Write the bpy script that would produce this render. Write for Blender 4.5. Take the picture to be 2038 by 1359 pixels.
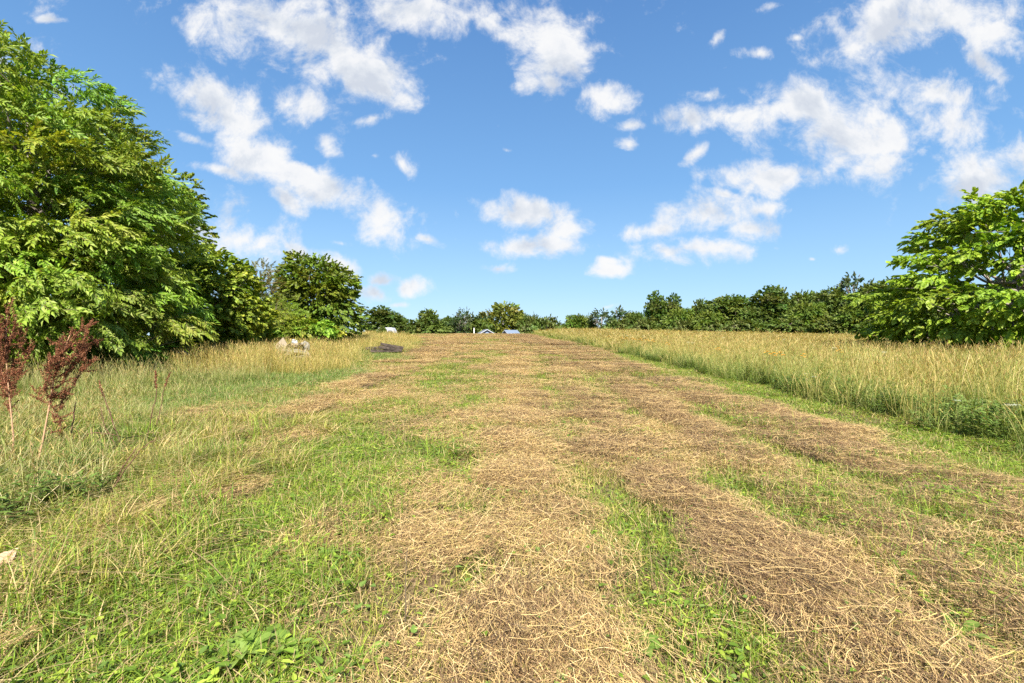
import bpy, math, random
import numpy as np
from mathutils import Vector

# ------------------------------------------------------------------ camera, world, sun, exposure
for o in list(bpy.data.objects):
    bpy.data.objects.remove(o)
scene = bpy.context.scene
C = scene.collection
CAM_H = 1.4
F = 960.0          # focal length in photo pixels (2038 wide)
CX, CY = 1019.0, 680.0
cam_d = bpy.data.cameras.new("camera"); cam_d.lens = 16.96; cam_d.sensor_width = 36.0
cam_d.clip_start = 0.05; cam_d.clip_end = 6000
cam = bpy.data.objects.new("camera", cam_d); C.objects.link(cam)
cam.location = (0, 0, CAM_H); cam.rotation_euler = (math.radians(90), 0, 0)
scene.camera = cam

SUN_EL = math.radians(46)
SUN_AZ = math.atan2(0.08, -0.99)      # direction towards the sun, from +Y, clockwise to +X
sun_d = bpy.data.lights.new("sun", 'SUN'); sun_d.energy = 5.0; sun_d.angle = math.radians(0.5)
sun_d.color = (1.0, 0.95, 0.86)
sun = bpy.data.objects.new("sun", sun_d); C.objects.link(sun)
to_sun = Vector((math.sin(SUN_AZ) * math.cos(SUN_EL), math.cos(SUN_AZ) * math.cos(SUN_EL), math.sin(SUN_EL)))
sun.rotation_euler = to_sun.to_track_quat('Z', 'Y').to_euler()
sun.location = to_sun * 60

scene.view_settings.view_transform = 'Standard'
scene.view_settings.look = 'None'
scene.view_settings.exposure = 1.25
scene.view_settings.gamma = 1.0
scene.render.engine = 'CYCLES'
cy = scene.cycles
cy.max_bounces = 5; cy.diffuse_bounces = 3; cy.glossy_bounces = 2; cy.transmission_bounces = 3
cy.transparent_max_bounces = 4; cy.caustics_reflective = False; cy.caustics_refractive = False
cy.use_denoising = False

world = bpy.data.worlds.new("World"); scene.world = world; world.use_nodes = True


def N(nt, typ, **kw):
    n = nt.nodes.new(typ)
    for k, v in kw.items():
        setattr(n, k, v)
    return n


def math_node(nt, op, a, b=None, c=None, clamp=False):
    n = nt.nodes.new('ShaderNodeMath'); n.operation = op; n.use_clamp = clamp
    for i, v in enumerate((a, b, c)):
        if v is None: continue
        if isinstance(v, (int, float)): n.inputs[i].default_value = v
        else: nt.links.new(v, n.inputs[i])
    return n.outputs[0]


def ramp(nt, fac, stops, interp='LINEAR'):
    r = nt.nodes.new('ShaderNodeValToRGB'); r.color_ramp.interpolation = interp
    el = r.color_ramp.elements
    while len(el) < len(stops): el.new(0.5)
    for e, (p, c) in zip(el, stops):
        e.position = p; e.color = (c[0], c[1], c[2], 1)
    nt.links.new(fac, r.inputs[0])
    return r.outputs[0]


def build_world():
    nt = world.node_tree; nt.nodes.clear(); L = nt.links.new
    out = N(nt, 'ShaderNodeOutputWorld'); bg = N(nt, 'ShaderNodeBackground')
    L(bg.outputs[0], out.inputs[0]); bg.inputs[1].default_value = 0.15
    sky = N(nt, 'ShaderNodeTexSky'); sky.sky_type = 'NISHITA'; sky.sun_disc = False
    sky.sun_elevation = SUN_EL; sky.sun_rotation = SUN_AZ % (2 * math.pi)
    sky.air_density = 1.0; sky.dust_density = 0.4; sky.ozone_density = 1.6
    tc = N(nt, 'ShaderNodeTexCoord')
    sep = N(nt, 'ShaderNodeSeparateXYZ'); L(tc.outputs['Generated'], sep.inputs[0])
    # clear summer air: deep blue overhead, pale blue low down
    air = ramp(nt, sep.outputs[2], [(0.0, (.42, .68, .92)), (.12, (.31, .58, .89)), (.30, (.17, .41, .78)), (.58, (.095, .26, .60)), (1.0, (.05, .16, .45))])
    airs = N(nt, 'ShaderNodeVectorMath', operation='SCALE'); L(air, airs.inputs[0]); airs.inputs['Scale'].default_value = 2.8
    hs = N(nt, 'ShaderNodeMix', data_type='RGBA'); hs.inputs['Factor'].default_value = .12; L(airs.outputs[0], hs.inputs['A']); L(sky.outputs[0], hs.inputs['B'])
    yy = math_node(nt, 'MAXIMUM', sep.outputs[1], 0.02)
    gx = math_node(nt, 'DIVIDE', sep.outputs[0], yy)
    gz = math_node(nt, 'DIVIDE', sep.outputs[2], yy)
    comb = N(nt, 'ShaderNodeCombineXYZ'); L(gx, comb.inputs[0]); L(gz, comb.inputs[1])
    # warp the cloud field so that outlines are ragged
    nw = N(nt, 'ShaderNodeTexNoise'); nw.inputs['Scale'].default_value = 3.6; nw.inputs['Detail'].default_value = 3
    L(comb.outputs[0], nw.inputs['Vector'])
    sub = N(nt, 'ShaderNodeVectorMath', operation='SUBTRACT'); L(nw.outputs['Color'], sub.inputs[0]); sub.inputs[1].default_value = (.5, .5, .5)
    scl = N(nt, 'ShaderNodeVectorMath', operation='SCALE'); L(sub.outputs[0], scl.inputs[0]); scl.inputs['Scale'].default_value = 0.07
    add = N(nt, 'ShaderNodeVectorMath', operation='ADD'); L(comb.outputs[0], add.inputs[0]); L(scl.outputs[0], add.inputs[1])
    flat = N(nt, 'ShaderNodeVectorMath', operation='MULTIPLY'); L(add.outputs[0], flat.inputs[0]); flat.inputs[1].default_value = (1, 1, 0)
    acc = None; acc2 = None
    for (px, py, rx, ry, rot, st) in CLOUDS:
        m = N(nt, 'ShaderNodeMapping', vector_type='TEXTURE')
        m.inputs['Location'].default_value = ((px - CX) / F, (CY - py) / F, 0)
        m.inputs['Rotation'].default_value = (0, 0, math.radians(-rot))
        m.inputs['Scale'].default_value = (rx * 1.04 / F, ry * 1.06 / F, 1)
        L(flat.outputs[0], m.inputs['Vector'])
        ln = N(nt, 'ShaderNodeVectorMath', operation='LENGTH'); L(m.outputs[0], ln.inputs[0])
        v = math_node(nt, 'SUBTRACT', st, ln.outputs['Value'])
        acc = v if acc is None else math_node(nt, 'SMOOTH_MAX', acc, v, 0.12)
    # fine structure
    n1 = N(nt, 'ShaderNodeTexNoise'); n1.inputs['Scale'].default_value = 4.6; n1.inputs['Detail'].default_value = 10
    n1.inputs['Roughness'].default_value = 0.66; L(comb.outputs[0], n1.inputs['Vector'])
    n1.inputs['Distortion'].default_value = 0.25
    f = math_node(nt, 'MULTIPLY_ADD', n1.outputs[0], 3.8, -1.75)
    n5 = N(nt, 'ShaderNodeTexNoise'); n5.inputs['Scale'].default_value = 15; n5.inputs['Detail'].default_value = 7; n5.inputs['Roughness'].default_value = .62; n5.inputs['Distortion'].default_value = .4
    L(comb.outputs[0], n5.inputs['Vector']); f = math_node(nt, 'ADD', f, math_node(nt, 'MULTIPLY_ADD', n5.outputs[0], 2.4, -1.2))
    mc = math_node(nt, 'MAXIMUM', acc, -0.85)
    dens = math_node(nt, 'ADD', mc, f)
    edge = N(nt, 'ShaderNodeMapRange', interpolation_type='SMOOTHSTEP'); L(dens, edge.inputs[0])
    edge.inputs['From Min'].default_value = -0.14; edge.inputs['From Max'].default_value = 0.95
    edge.inputs['To Min'].default_value = 0; edge.inputs['To Max'].default_value = 0.97
    front = math_node(nt, 'GREATER_THAN', sep.outputs[1], 0.03)
    up = N(nt, 'ShaderNodeMapRange'); L(sep.outputs[2], up.inputs[0]); up.inputs['From Min'].default_value = 0.005; up.inputs['From Max'].default_value = 0.05
    a = math_node(nt, 'MULTIPLY', edge.outputs[0], front); a = math_node(nt, 'MULTIPLY', a, up.outputs[0])
    # cloud shading painted into the colour: thick flanks go grey, the tops and thin edges stay white
    n2 = N(nt, 'ShaderNodeTexNoise'); n2.inputs['Scale'].default_value = 7; n2.inputs['Detail'].default_value = 6
    mp = N(nt, 'ShaderNodeMapping'); mp.inputs['Location'].default_value = (0.02, -0.03, 1.3); L(comb.outputs[0], mp.inputs[0]); L(mp.outputs[0], n2.inputs['Vector'])
    mo = N(nt, 'ShaderNodeMapping'); mo.inputs['Location'].default_value = (-.01, .05, 0); L(comb.outputs[0], mo.inputs[0])
    n3 = N(nt, 'ShaderNodeTexNoise'); n3.inputs['Scale'].default_value = 4.6; n3.inputs['Detail'].default_value = 6; n3.inputs['Roughness'].default_value = .6; n3.inputs['Distortion'].default_value = 0.25; L(mo.outputs[0], n3.inputs['Vector'])
    rel = math_node(nt, 'SUBTRACT', n3.outputs[0], n1.outputs[0])
    g = math_node(nt, 'MULTIPLY_ADD', n2.outputs[0], 1.9, -0.80)
    th = math_node(nt, 'MULTIPLY', dens, 0.42); g = math_node(nt, 'ADD', g, th); g = math_node(nt, 'MULTIPLY_ADD', rel, 4.0, g)
    gc = ramp(nt, g, [(0.0, (1.0, 1.0, 1.0)), (0.4, (0.95, 0.96, 0.98)), (0.7, (0.80, 0.84, 0.90)), (1.0, (0.68, 0.73, 0.82))])
    cm = N(nt, 'ShaderNodeVectorMath', operation='SCALE'); L(gc, cm.inputs[0]); cm.inputs['Scale'].default_value = CLOUD_B
    mix = N(nt, 'ShaderNodeMix', data_type='RGBA'); L(a, mix.inputs['Factor']); L(hs.outputs['Result'], mix.inputs['A']); L(cm.outputs[0], mix.inputs['B'])
    L(mix.outputs['Result'], bg.inputs[0])


CLOUD_B = 2.75
# clouds: direction of the centre and half-axes, all as angles from due north on a 960-unit sphere
CLOUDS = [
    (560, 60, 210, 70, 12, 1.0), (690, 130, 120, 60, 25, 1.0), (760, 175, 70, 28, 30, .9), (830, 20, 140, 50, 5, .9),
    (430, 200, 105, 50, 35, 1.0), (470, 245, 85, 35, 10, .85), (390, 285, 60, 14, 20, .6), (610, 215, 68, 45, 5, .95),
    (520, 320, 90, 38, 10, .9), (430, 345, 80, 16, 12, .6), (640, 370, 130, 32, 20, .95), (770, 430, 75, 42, 30, 1.0), (850, 483, 35, 10, 25, .8),
    (570, 395, 50, 22, 40, .7), (740, 235, 45, 18, -25, .6), (640, 295, 45, 28, 60, .6), (795, 330, 45, 26, 35, .85), (735, 320, 25, 14, 0, .5),
    (480, 475, 105, 55, 15, 1.05), (400, 460, 90, 40, 0, .9), (600, 500, 70, 22, 25, .85), (680, 525, 45, 22, 25, .9),
    (770, 553, 38, 14, 0, .7), (825, 568, 34, 18, 0, .7), (750, 580, 34, 17, 15, .85), (800, 605, 24, 8, 0, .5),
    (1110, 90, 85, 85, 40, 1.05), (970, 50, 60, 30, 30, .8), (1190, 190, 55, 35, 10, .9), (1100, 170, 60, 30, 0, .9),
    (1245, 250, 40, 15, 5, .65), (1245, 285, 28, 22, 45, .75), (1010, 295, 18, 8, 0, .6),
    (1060, 430, 110, 28, 6, 1.0), (1140, 455, 55, 22, 0, .95), (1060, 490, 105, 22, 0, .9), (985, 530, 45, 12, 0, .7), (1205, 530, 45, 18, 0, .8), (1205, 513, 40, 8, 0, .6),
    (1400, 435, 120, 38, -4, 1.0), (1310, 460, 90, 22, 0, .95), (1480, 455, 65, 30, 0, .95), (1380, 500, 110, 27, 0, 1.0), (1510, 415, 50, 18, -10, .7),
    (1440, 225, 140, 30, -8, .9), (1410, 185, 60, 25, 0, .5), (1600, 215, 110, 48, 18, 1.0), (1680, 280, 135, 60, 10, 1.05), (1560, 350, 120, 32, 0, .95), (1740, 330, 80, 40, 0, .95),
    (1380, 310, 40, 14, -40, .75), (1440, 390, 50, 14, 10, .6),
    (1740, 70, 120, 55, 0, 1.05), (1900, 40, 140, 60, 10, .95), (1860, 190, 130, 45, 4, 1.05), (1900, 250, 95, 50, 20, 1.0), (1960, 130, 90, 28, 35, .6),
    (1960, 365, 110, 45, -14, 1.05), (2050, 330, 90, 50, -10, 1.0), (1510, 100, 40, 16, 0, .7), (1580, 70, 30, 12, 10, .5), (1530, 10, 60, 16, 0, .6), (1430, 70, 25, 14, -60, .4),
    (1665, 490, 26, 14, 0, .45), (1610, 512, 12, 7, 0, .55), (1200, 607, 28, 9, -15, .7), (100, 33, 30, 9, 0, .5), (680, 480, 30, 8, 10, .4),
    (-120, 120, 200, 70, 10, .9), (2300, 200, 200, 90, 0, 1.0), (300, -260, 260, 90, 10, .9), (1500, -300, 300, 110, 10, .9), (900, -600, 300, 110, 0, .9),
]
build_world()

# ------------------------------------------------------------------ helpers
rng = np.random.default_rng(7)
R = lambda a, b, n=None: rng.uniform(a, b, n)


def vnoise(x, y, seed=0):
    x = np.asarray(x, float); y = np.asarray(y, float)
    xi = np.floor(x).astype(np.int64); yi = np.floor(y).astype(np.int64)
    xf = x - xi; yf = y - yi
    u = xf * xf * (3 - 2 * xf); v = yf * yf * (3 - 2 * yf)

    def h(a, b):
        n = (a * 374761393 + b * 668265263 + seed * 974711) & 0x7fffffff
        n = ((n ^ (n >> 13)) * 1274126177) & 0x7fffffff
        return ((n ^ (n >> 16)) & 0xffff) / 65535.0
    return (h(xi, yi) * (1 - u) + h(xi + 1, yi) * u) * (1 - v) + (h(xi, yi + 1) * (1 - u) + h(xi + 1, yi + 1) * u) * v


def fbm(x, y, seed=0, o=4):
    s = 0; a = .5; t = 0
    for i in range(o):
        s = s + a * vnoise(x * 2 ** i, y * 2 ** i, seed + i * 17); t += a; a *= .5
    return s / t


def sstep(x, a, b):
    t = np.clip((x - a) / (b - a), 0, 1)
    return t * t * (3 - 2 * t)


# rows of cut hay: (centre, half width, strength, darkness)  in units of row coordinate v
ROWS = [(2.83, .32, 1.0, 1.0), (2.29, .08, .5, .4), (1.87, .24, 1.0, 1.0), (1.38, .06, .4, .3), (1.05, .18, 1.0, .7), (.66, .07, .4, .2), (.18, .24, .95, .25), (-.28, .09, .7, .1), (-.85, .13, .55, .1), (-1.75, .16, .5, .2),
        (-2.65, .3, .8, .25), (-3.6, .3, .8, .25)]


def rowv(x, y):
    return 3.2 + (x - right_edge(y)) / 1.4 + 0.22 * (fbm(x * .5, y * .13, 5) - .5)


def straw_mask(x, y):
    v = rowv(x, y)
    m = np.zeros_like(v); d = np.zeros_like(v)
    for c, hw, s, dk in ROWS:
        t = s * (1 - sstep(np.abs(v - c), hw * .65, hw * 1.35))
        d = np.where(t > m, dk, d); m = np.maximum(m, t)
    patch = fbm(x * 1.4, y * .32, 21); streak = fbm(v * 3.6, y * .14, 63)
    m = np.clip(m * (.62 + .75 * sstep(streak, .35, .62)), 0, 1)
    m = np.maximum(m, .55 * sstep(.5 * streak + .5 * patch, .52, .62))
    d = d * (.5 + .9 * sstep(streak, .38, .56))
    m = np.clip(m * (.80 + .42 * sstep(fbm(x * 3.0 + 3, y * .7, 35), .38, .58)), 0, 1)
    far = sstep(y, 14, 34)
    m = m * (1 - far) + np.clip(m * .75 + .32 + .8 * (streak - .5), 0, 1) * far
    m = m * (1 - sstep(v, 3.1, 3.32))
    left = left_edge(y)
    m = m * np.maximum(sstep(x - left, -.9, .5), .6 * (1 - sstep(y, 7, 10)))
    lp = fbm(x * 1.1 + 7, y * .8, 28)
    m = np.maximum(m, .62 * sstep(lp, .50, .60) * sstep(v, -6, -3.5) * (1 - sstep(y, 9, 13)))
    # the near left corner is greener
    m = m * (1 - .25 * sstep(-x - .12 * y, -.35, .45) * (1 - sstep(y, 5, 7)))
    return np.clip(m, 0, 1), np.clip(d, 0, 1)


_ys = np.linspace(-50, 400, 4501)
_sl = np.interp(_ys, [-50, 0, 66, 92, 128, 150, 400], [.02, .026, .0425, -.10, -.075, 0, 0])
_zs = np.cumsum(_sl) * (_ys[1] - _ys[0]); _zs -= np.interp(0, _ys, _zs)


def base_z(x, y):
    x = np.asarray(x, float); y = np.asarray(y, float)
    z = np.interp(y, _ys, _zs)
    z = z - .021 * np.maximum(0, np.minimum(x, 60) - 8) * sstep(y, 7, 16) - .010 * np.maximum(0, -x - 8) * sstep(y, 20, 50)
    return z + .10 * (fbm(x * .25, y * .25, 3) - .5) + .035 * (fbm(x * 1.3, y * 1.1, 9) - .5)


def px_ground(px, py):
    """ground point seen at a photo pixel"""
    Y = 1.4 * F / max(py - 655, 6)
    for _ in range(14):
        x = (px - CX) / F * Y; Y = .5 * Y + .5 * np.clip((CAM_H - float(base_z(x, Y))) * F / (py - CY) if py > CY + 1 else Y, .5, 80)
    return float((px - CX) / F * Y), float(Y)


def world_line(pts, ends):
    w = [px_ground(*p) for p in pts] + ends; w.sort(key=lambda q: q[1]); return np.array([q[1] for q in w]), np.array([q[0] for q in w])


_re = world_line([(2038, 985), (1780, 905), (1640, 855), (1440, 785), (1280, 730), (1180, 700)], [(2.6, 60), (1.6, 82), (4.6, 1)])
_me = world_line([(2038, 908), (1790, 842), (1560, 780), (1400, 742), (1240, 704)], [(4.6, 60), (3.4, 84), (6.0, 1)])
_le = world_line([(560, 835), (600, 800), (700, 750), (840, 700)], [(-3.0, 1), (-3.2, 5), (-9, 45), (-15, 60), (-19, 70), (-24, 90)])


def right_edge(y): return np.interp(np.asarray(y, float), *_re)


def left_edge(y): return np.interp(np.asarray(y, float), *_le)


def meadow_edge(y):
    y = np.asarray(y, float)
    return np.interp(y, *_me) + .35 * (fbm(y * .5, y * 0 + 3.3, 77) - .5)


def ground_z(x, y):
    x = np.asarray(x, float); y = np.asarray(y, float)
    z = base_z(x, y)
    near = 1 - sstep(y, 50, 90)
    m, _ = straw_mask(x, y)
    z = z + .08 * m * near
    return z


def at(px, Y, dz=0.0):
    """photo column px at distance Y -> point on the ground"""
    x = (px - CX) / F * Y
    return float(x), float(Y), float(ground_z(x, Y)) + dz


def z_at(py, Y):
    return CAM_H + (CY - py) / F * Y


def mesh_np(name, V, T, col=None, smooth=False, mat=None):
    me = bpy.data.meshes.new(name)
    V = np.ascontiguousarray(V, np.float32); T = np.ascontiguousarray(T, np.int32)
    me.vertices.add(len(V)); me.vertices.foreach_set('co', V.ravel())
    k = T.shape[1]
    me.loops.add(T.size); me.loops.foreach_set('vertex_index', T.ravel())
    me.polygons.add(len(T)); me.polygons.foreach_set('loop_start', np.arange(0, T.size, k, dtype=np.int32))
    me.polygons.foreach_set('use_smooth', np.full(len(T), smooth, dtype=bool))
    if col is not None:
        a = me.attributes.new('col', 'FLOAT_COLOR', 'POINT')
        c4 = np.ones((len(V), 4), np.float32); c4[:, :3] = np.clip(col, 0, 1); a.data.foreach_set('color', c4.ravel())
    me.update(calc_edges=True)
    if mat: me.materials.append(mat)
    return me


class Geo:
    """collects triangles with colours"""
    def __init__(s): s.V = []; s.T = []; s.C = []; s.n = 0

    def add(s, V, T, Cc):
        V = np.asarray(V, float).reshape(-1, 3); Cc = np.broadcast_to(np.asarray(Cc, float), V.shape)
        s.V.append(V); s.T.append(np.asarray(T).reshape(-1, 3) + s.n); s.C.append(Cc); s.n += len(V)
        return s

    def get(s): return np.concatenate(s.V), np.concatenate(s.T), np.concatenate(s.C)

    def mesh(s, name, mat, smooth=False):
        V, T, Cc = s.get(); return mesh_np(name, V, T, Cc, smooth, mat)

    def obj(s, name, mat, parent=None, smooth=False):
        o = bpy.data.objects.new(name, s.mesh(name, mat, smooth)); C.objects.link(o)
        if parent is not None: o.parent = parent
        return o


def strips(P, S, W, Cc):
    """ribbons: P (N,L,3) centre lines, S (N,3) side vectors, W (N,L) half widths, Cc (N,L,3)"""
    n, l, _ = P.shape
    S = S[:, None, :] if S.ndim == 2 else S
    A = P - S * W[..., None]; B = P + S * W[..., None]
    V = np.stack([A, B], 2).reshape(-1, 3)
    col = np.repeat(np.broadcast_to(Cc, P.shape)[:, :, None, :], 2, 2).reshape(-1, 3)
    base = (np.arange(n) * l * 2)[:, None] + (np.arange(l - 1) * 2)[None]
    T = np.stack([np.stack([base, base + 1, base + 3], -1), np.stack([base, base + 3, base + 2], -1)], -2).reshape(-1, 3)
    return V, T, col


def tube(geo, pts, rad, col, sides=6):
    pts = np.asarray(pts, float); rad = np.broadcast_to(np.asarray(rad, float), (len(pts),))
    d = np.gradient(pts, axis=0); d /= np.linalg.norm(d, axis=1)[:, None] + 1e-9
    ref = np.array([0.31, 0.95, 0.05]); s = np.cross(d, ref); s /= np.linalg.norm(s, axis=1)[:, None] + 1e-9
    t = np.cross(d, s); a = np.arange(sides) * 2 * np.pi / sides
    V = pts[:, None] + rad[:, None, None] * (np.cos(a)[None, :, None] * s[:, None] + np.sin(a)[None, :, None] * t[:, None])
    L = len(pts); T = []
    for i in range(L - 1):
        for j in range(sides):
            p, q = i * sides + j, i * sides + (j + 1) % sides
            T += [(p, q, q + sides), (p, q + sides, p + sides)]
    for j in range(1, sides - 1):
        T.append(((L - 1) * sides, (L - 1) * sides + j, (L - 1) * sides + j + 1))
    geo.add(V.reshape(-1, 3), np.array(T), col)


def unit(v): return v / (np.linalg.norm(v, axis=-1, keepdims=True) + 1e-9)


def place_templates(tmpl, pos, fwd, up, scale, colmul, geo):
    """tmpl (V,T,Col): local x side, y forward, z up"""
    V, T, Cc = tmpl
    y = unit(fwd); x = unit(np.cross(y, up)); z = np.cross(x, y)
    n = len(pos)
    out = (V[None, :, 0, None] * x[:, None] + V[None, :, 1, None] * y[:, None] + V[None, :, 2, None] * z[:, None]) * scale[:, None, None] + pos[:, None]
    tt = T[None] + (np.arange(n) * len(V))[:, None, None]
    cc = Cc[None] * colmul[:, None, :]
    geo.add(out.reshape(-1, 3), tt.reshape(-1, 3), cc.reshape(-1, 3))


def veg_mat(name, trans=.35, rough=.55, spec=.2, noise=.25, tcol=(1.25, 1.15, .45)):
    m = bpy.data.materials.new(name); m.use_nodes = True; nt = m.node_tree; nt.nodes.clear(); L = nt.links.new
    out = N(nt, 'ShaderNodeOutputMaterial'); p = N(nt, 'ShaderNodeBsdfPrincipled'); at_ = N(nt, 'ShaderNodeAttribute', attribute_name='col')
    nz = N(nt, 'ShaderNodeTexNoise'); nz.inputs['Scale'].default_value = 9; g = N(nt, 'ShaderNodeNewGeometry'); L(g.outputs['Position'], nz.inputs['Vector'])
    k = math_node(nt, 'MULTIPLY_ADD', nz.outputs[0], noise * 2, 1 - noise)
    sc = N(nt, 'ShaderNodeVectorMath', operation='SCALE'); L(at_.outputs['Color'], sc.inputs[0]); L(k, sc.inputs['Scale'])
    L(sc.outputs[0], p.inputs['Base Color']); p.inputs['Roughness'].default_value = rough; p.inputs['Specular IOR Level'].default_value = spec
    if trans > 0:
        tr = N(nt, 'ShaderNodeBsdfTranslucent'); mu = N(nt, 'ShaderNodeVectorMath', operation='MULTIPLY'); L(sc.outputs[0], mu.inputs[0]); mu.inputs[1].default_value = tcol
        L(mu.outputs[0], tr.inputs[0]); mx = N(nt, 'ShaderNodeMixShader'); mx.inputs[0].default_value = trans
        L(p.outputs[0], mx.inputs[1]); L(tr.outputs[0], mx.inputs[2]); L(mx.outputs[0], out.inputs[0])
    else:
        L(p.outputs[0], out.inputs[0])
    return m


M_GRASS = veg_mat('grass_blades', .35, .55, .25)
M_STRAW = veg_mat('cut_straw', .12, .6, .3, tcol=(1.1, 1, .8))
M_LEAF = veg_mat('tree_leaves', .36, .5, .28)
M_BARK = veg_mat('bark', 0, .9, .2, .45)
M_DRY = veg_mat('dry_stems', .08, .8, .2, tcol=(1, .9, .8))
M_SOLID = veg_mat('weathered_surface', 0, .75, .25, .25)


def tag(o, label=None, cat=None, group=None, kind=None):
    if label: o['label'] = label
    if cat: o['category'] = cat
    if group: o['group'] = group
    if kind: o['kind'] = kind
    return o


def empty(name, loc, label=None, cat=None, group=None):
    o = bpy.data.objects.new(name, None); C.objects.link(o); o.location = loc; o.empty_display_size = .2
    return tag(o, label, cat, group)


# ------------------------------------------------------------------ ground
def axis(lims):
    out = []
    for a, b, st in lims: out.append(np.arange(a, b, st))
    return np.concatenate(out)


gx_ = axis([(-1500, -300, 100), (-300, -60, 12), (-60, -20, 1.6), (-20, -8, .4), (-8, 9, .1), (9, 20, .4), (20, 60, 1.6), (60, 300, 12), (300, 1501, 100)])
gy_ = axis([(-300, -30, 30), (-30, -2, 2), (-2, 12, .1), (12, 40, .4), (40, 150, 1.5), (150, 400, 25), (400, 2001, 100)])
GX, GY = np.meshgrid(gx_, gy_)
GZ = ground_z(GX, GY)
nx, ny = len(gx_), len(gy_)
idx = (np.arange(ny - 1)[:, None] * nx + np.arange(nx - 1)[None]).ravel()
quads = np.stack([idx, idx + 1, idx + nx + 1, idx + nx], 1)


def ground_material():
    m = bpy.data.materials.new('field_soil_and_thatch'); m.use_nodes = True; nt = m.node_tree; nt.nodes.clear(); L = nt.links.new
    out = N(nt, 'ShaderNodeOutputMaterial'); p = N(nt, 'ShaderNodeBsdfPrincipled'); L(p.outputs[0], out.inputs[0]); p.inputs['Roughness'].default_value = .95
    p.inputs['Specular IOR Level'].default_value = .1
    g = N(nt, 'ShaderNodeNewGeometry'); a = N(nt, 'ShaderNodeAttribute', attribute_name='straw')
    n1 = N(nt, 'ShaderNodeTexNoise'); n1.inputs['Scale'].default_value = 55; n1.inputs['Detail'].default_value = 9; L(g.outputs['Position'], n1.inputs['Vector'])
    mp = N(nt, 'ShaderNodeMapping'); mp.inputs['Scale'].default_value = (60, 9, 20); L(g.outputs['Position'], mp.inputs[0])
    n2 = N(nt, 'ShaderNodeTexNoise'); n2.inputs['Scale'].default_value = 1; n2.inputs['Detail'].default_value = 5; L(mp.outputs[0], n2.inputs['Vector'])
    st = ramp(nt, n2.outputs[0], [(.3, (.06, .038, .022)), (.5, (.16, .10, .055)), (.7, (.38, .27, .14))])
    gr = ramp(nt, n1.outputs[0], [(.3, (.035, .028, .016)), (.5, (.055, .06, .02)), (.7, (.16, .14, .06))])
    n3 = N(nt, 'ShaderNodeTexNoise'); n3.inputs['Scale'].default_value = 3; n3.inputs['Detail'].default_value = 6; L(g.outputs['Position'], n3.inputs['Vector'])
    fa = math_node(nt, 'MULTIPLY_ADD', n3.outputs[0], .6, -.3); fa = math_node(nt, 'ADD', fa, a.outputs['Fac'], clamp=True)
    mx = N(nt, 'ShaderNodeMix', data_type='RGBA'); L(fa, mx.inputs['Factor']); L(gr, mx.inputs['A']); L(st, mx.inputs['B'])
    L(mx.outputs['Result'], p.inputs['Base Color'])
    b = N(nt, 'ShaderNodeBump'); b.inputs['Strength'].default_value = .8; b.inputs['Distance'].default_value = .02; L(n2.outputs[0], b.inputs['Height']); L(b.outputs[0], p.inputs['Normal'])
    return m


me = mesh_np('ground', np.stack([GX, GY, GZ], -1).reshape(-1, 3), quads, None, True, ground_material())
aa = me.attributes.new('straw', 'FLOAT', 'POINT'); sm_, _ = straw_mask(GX, GY); aa.data.foreach_set('value', sm_.ravel().astype(np.float32))
ground = bpy.data.objects.new('ground', me); C.objects.link(ground); tag(ground, 'gently rising field ground of soil and thatch', 'ground', kind='structure')


# ------------------------------------------------------------------ scatter
def scatter(name, label, cat, pos, rotz, scl, idx, protos, tilt=None):
    n = len(pos)
    me = bpy.data.meshes.new(name + '_points'); me.vertices.add(n); me.vertices.foreach_set('co', np.asarray(pos, np.float32).ravel())
    rot = np.zeros((n, 3), np.float32); rot[:, 2] = rotz
    if tilt is not None: rot[:, 0] = tilt
    a = me.attributes.new('rot', 'FLOAT_VECTOR', 'POINT'); a.data.foreach_set('vector', rot.ravel())
    a = me.attributes.new('scl', 'FLOAT_VECTOR', 'POINT'); a.data.foreach_set('vector', np.asarray(scl, np.float32).ravel())
    a = me.attributes.new('pick', 'INT', 'POINT'); a.data.foreach_set('value', np.asarray(idx, np.int32))
    col = bpy.data.collections.new(name + '_kinds')
    for i, pm in enumerate(protos):
        po = bpy.data.objects.new('%s_kind_%02d' % (name, i), pm); col.objects.link(po)
    o = bpy.data.objects.new(name, me); C.objects.link(o); tag(o, label, cat, kind='stuff')
    ng = bpy.data.node_groups.new(name + '_scatter', 'GeometryNodeTree')
    ng.interface.new_socket('Geometry', in_out='INPUT', socket_type='NodeSocketGeometry')
    ng.interface.new_socket('Geometry', in_out='OUTPUT', socket_type='NodeSocketGeometry')
    L = ng.links.new
    gi = ng.nodes.new('NodeGroupInput'); go = ng.nodes.new('NodeGroupOutput'); ip = ng.nodes.new('GeometryNodeInstanceOnPoints')
    ci = ng.nodes.new('GeometryNodeCollectionInfo'); ci.inputs['Collection'].default_value = col
    ci.inputs['Separate Children'].default_value = True; ci.inputs['Reset Children'].default_value = True

    def attr(nm, ty):
        x = ng.nodes.new('GeometryNodeInputNamedAttribute'); x.data_type = ty; x.inputs['Name'].default_value = nm; return x.outputs[0]
    L(gi.outputs[0], ip.inputs['Points']); L(ci.outputs[0], ip.inputs['Instance']); ip.inputs['Pick Instance'].default_value = True
    L(attr('pick', 'INT'), ip.inputs['Instance Index']); e = ng.nodes.new('FunctionNodeEulerToRotation'); L(attr('rot', 'FLOAT_VECTOR'), e.inputs[0])
    L(e.outputs[0], ip.inputs['Rotation']); L(attr('scl', 'FLOAT_VECTOR'), ip.inputs['Scale']); L(ip.outputs[0], go.inputs[0])
    md = o.modifiers.new('scatter', 'NODES'); md.node_group = ng
    return o


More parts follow.
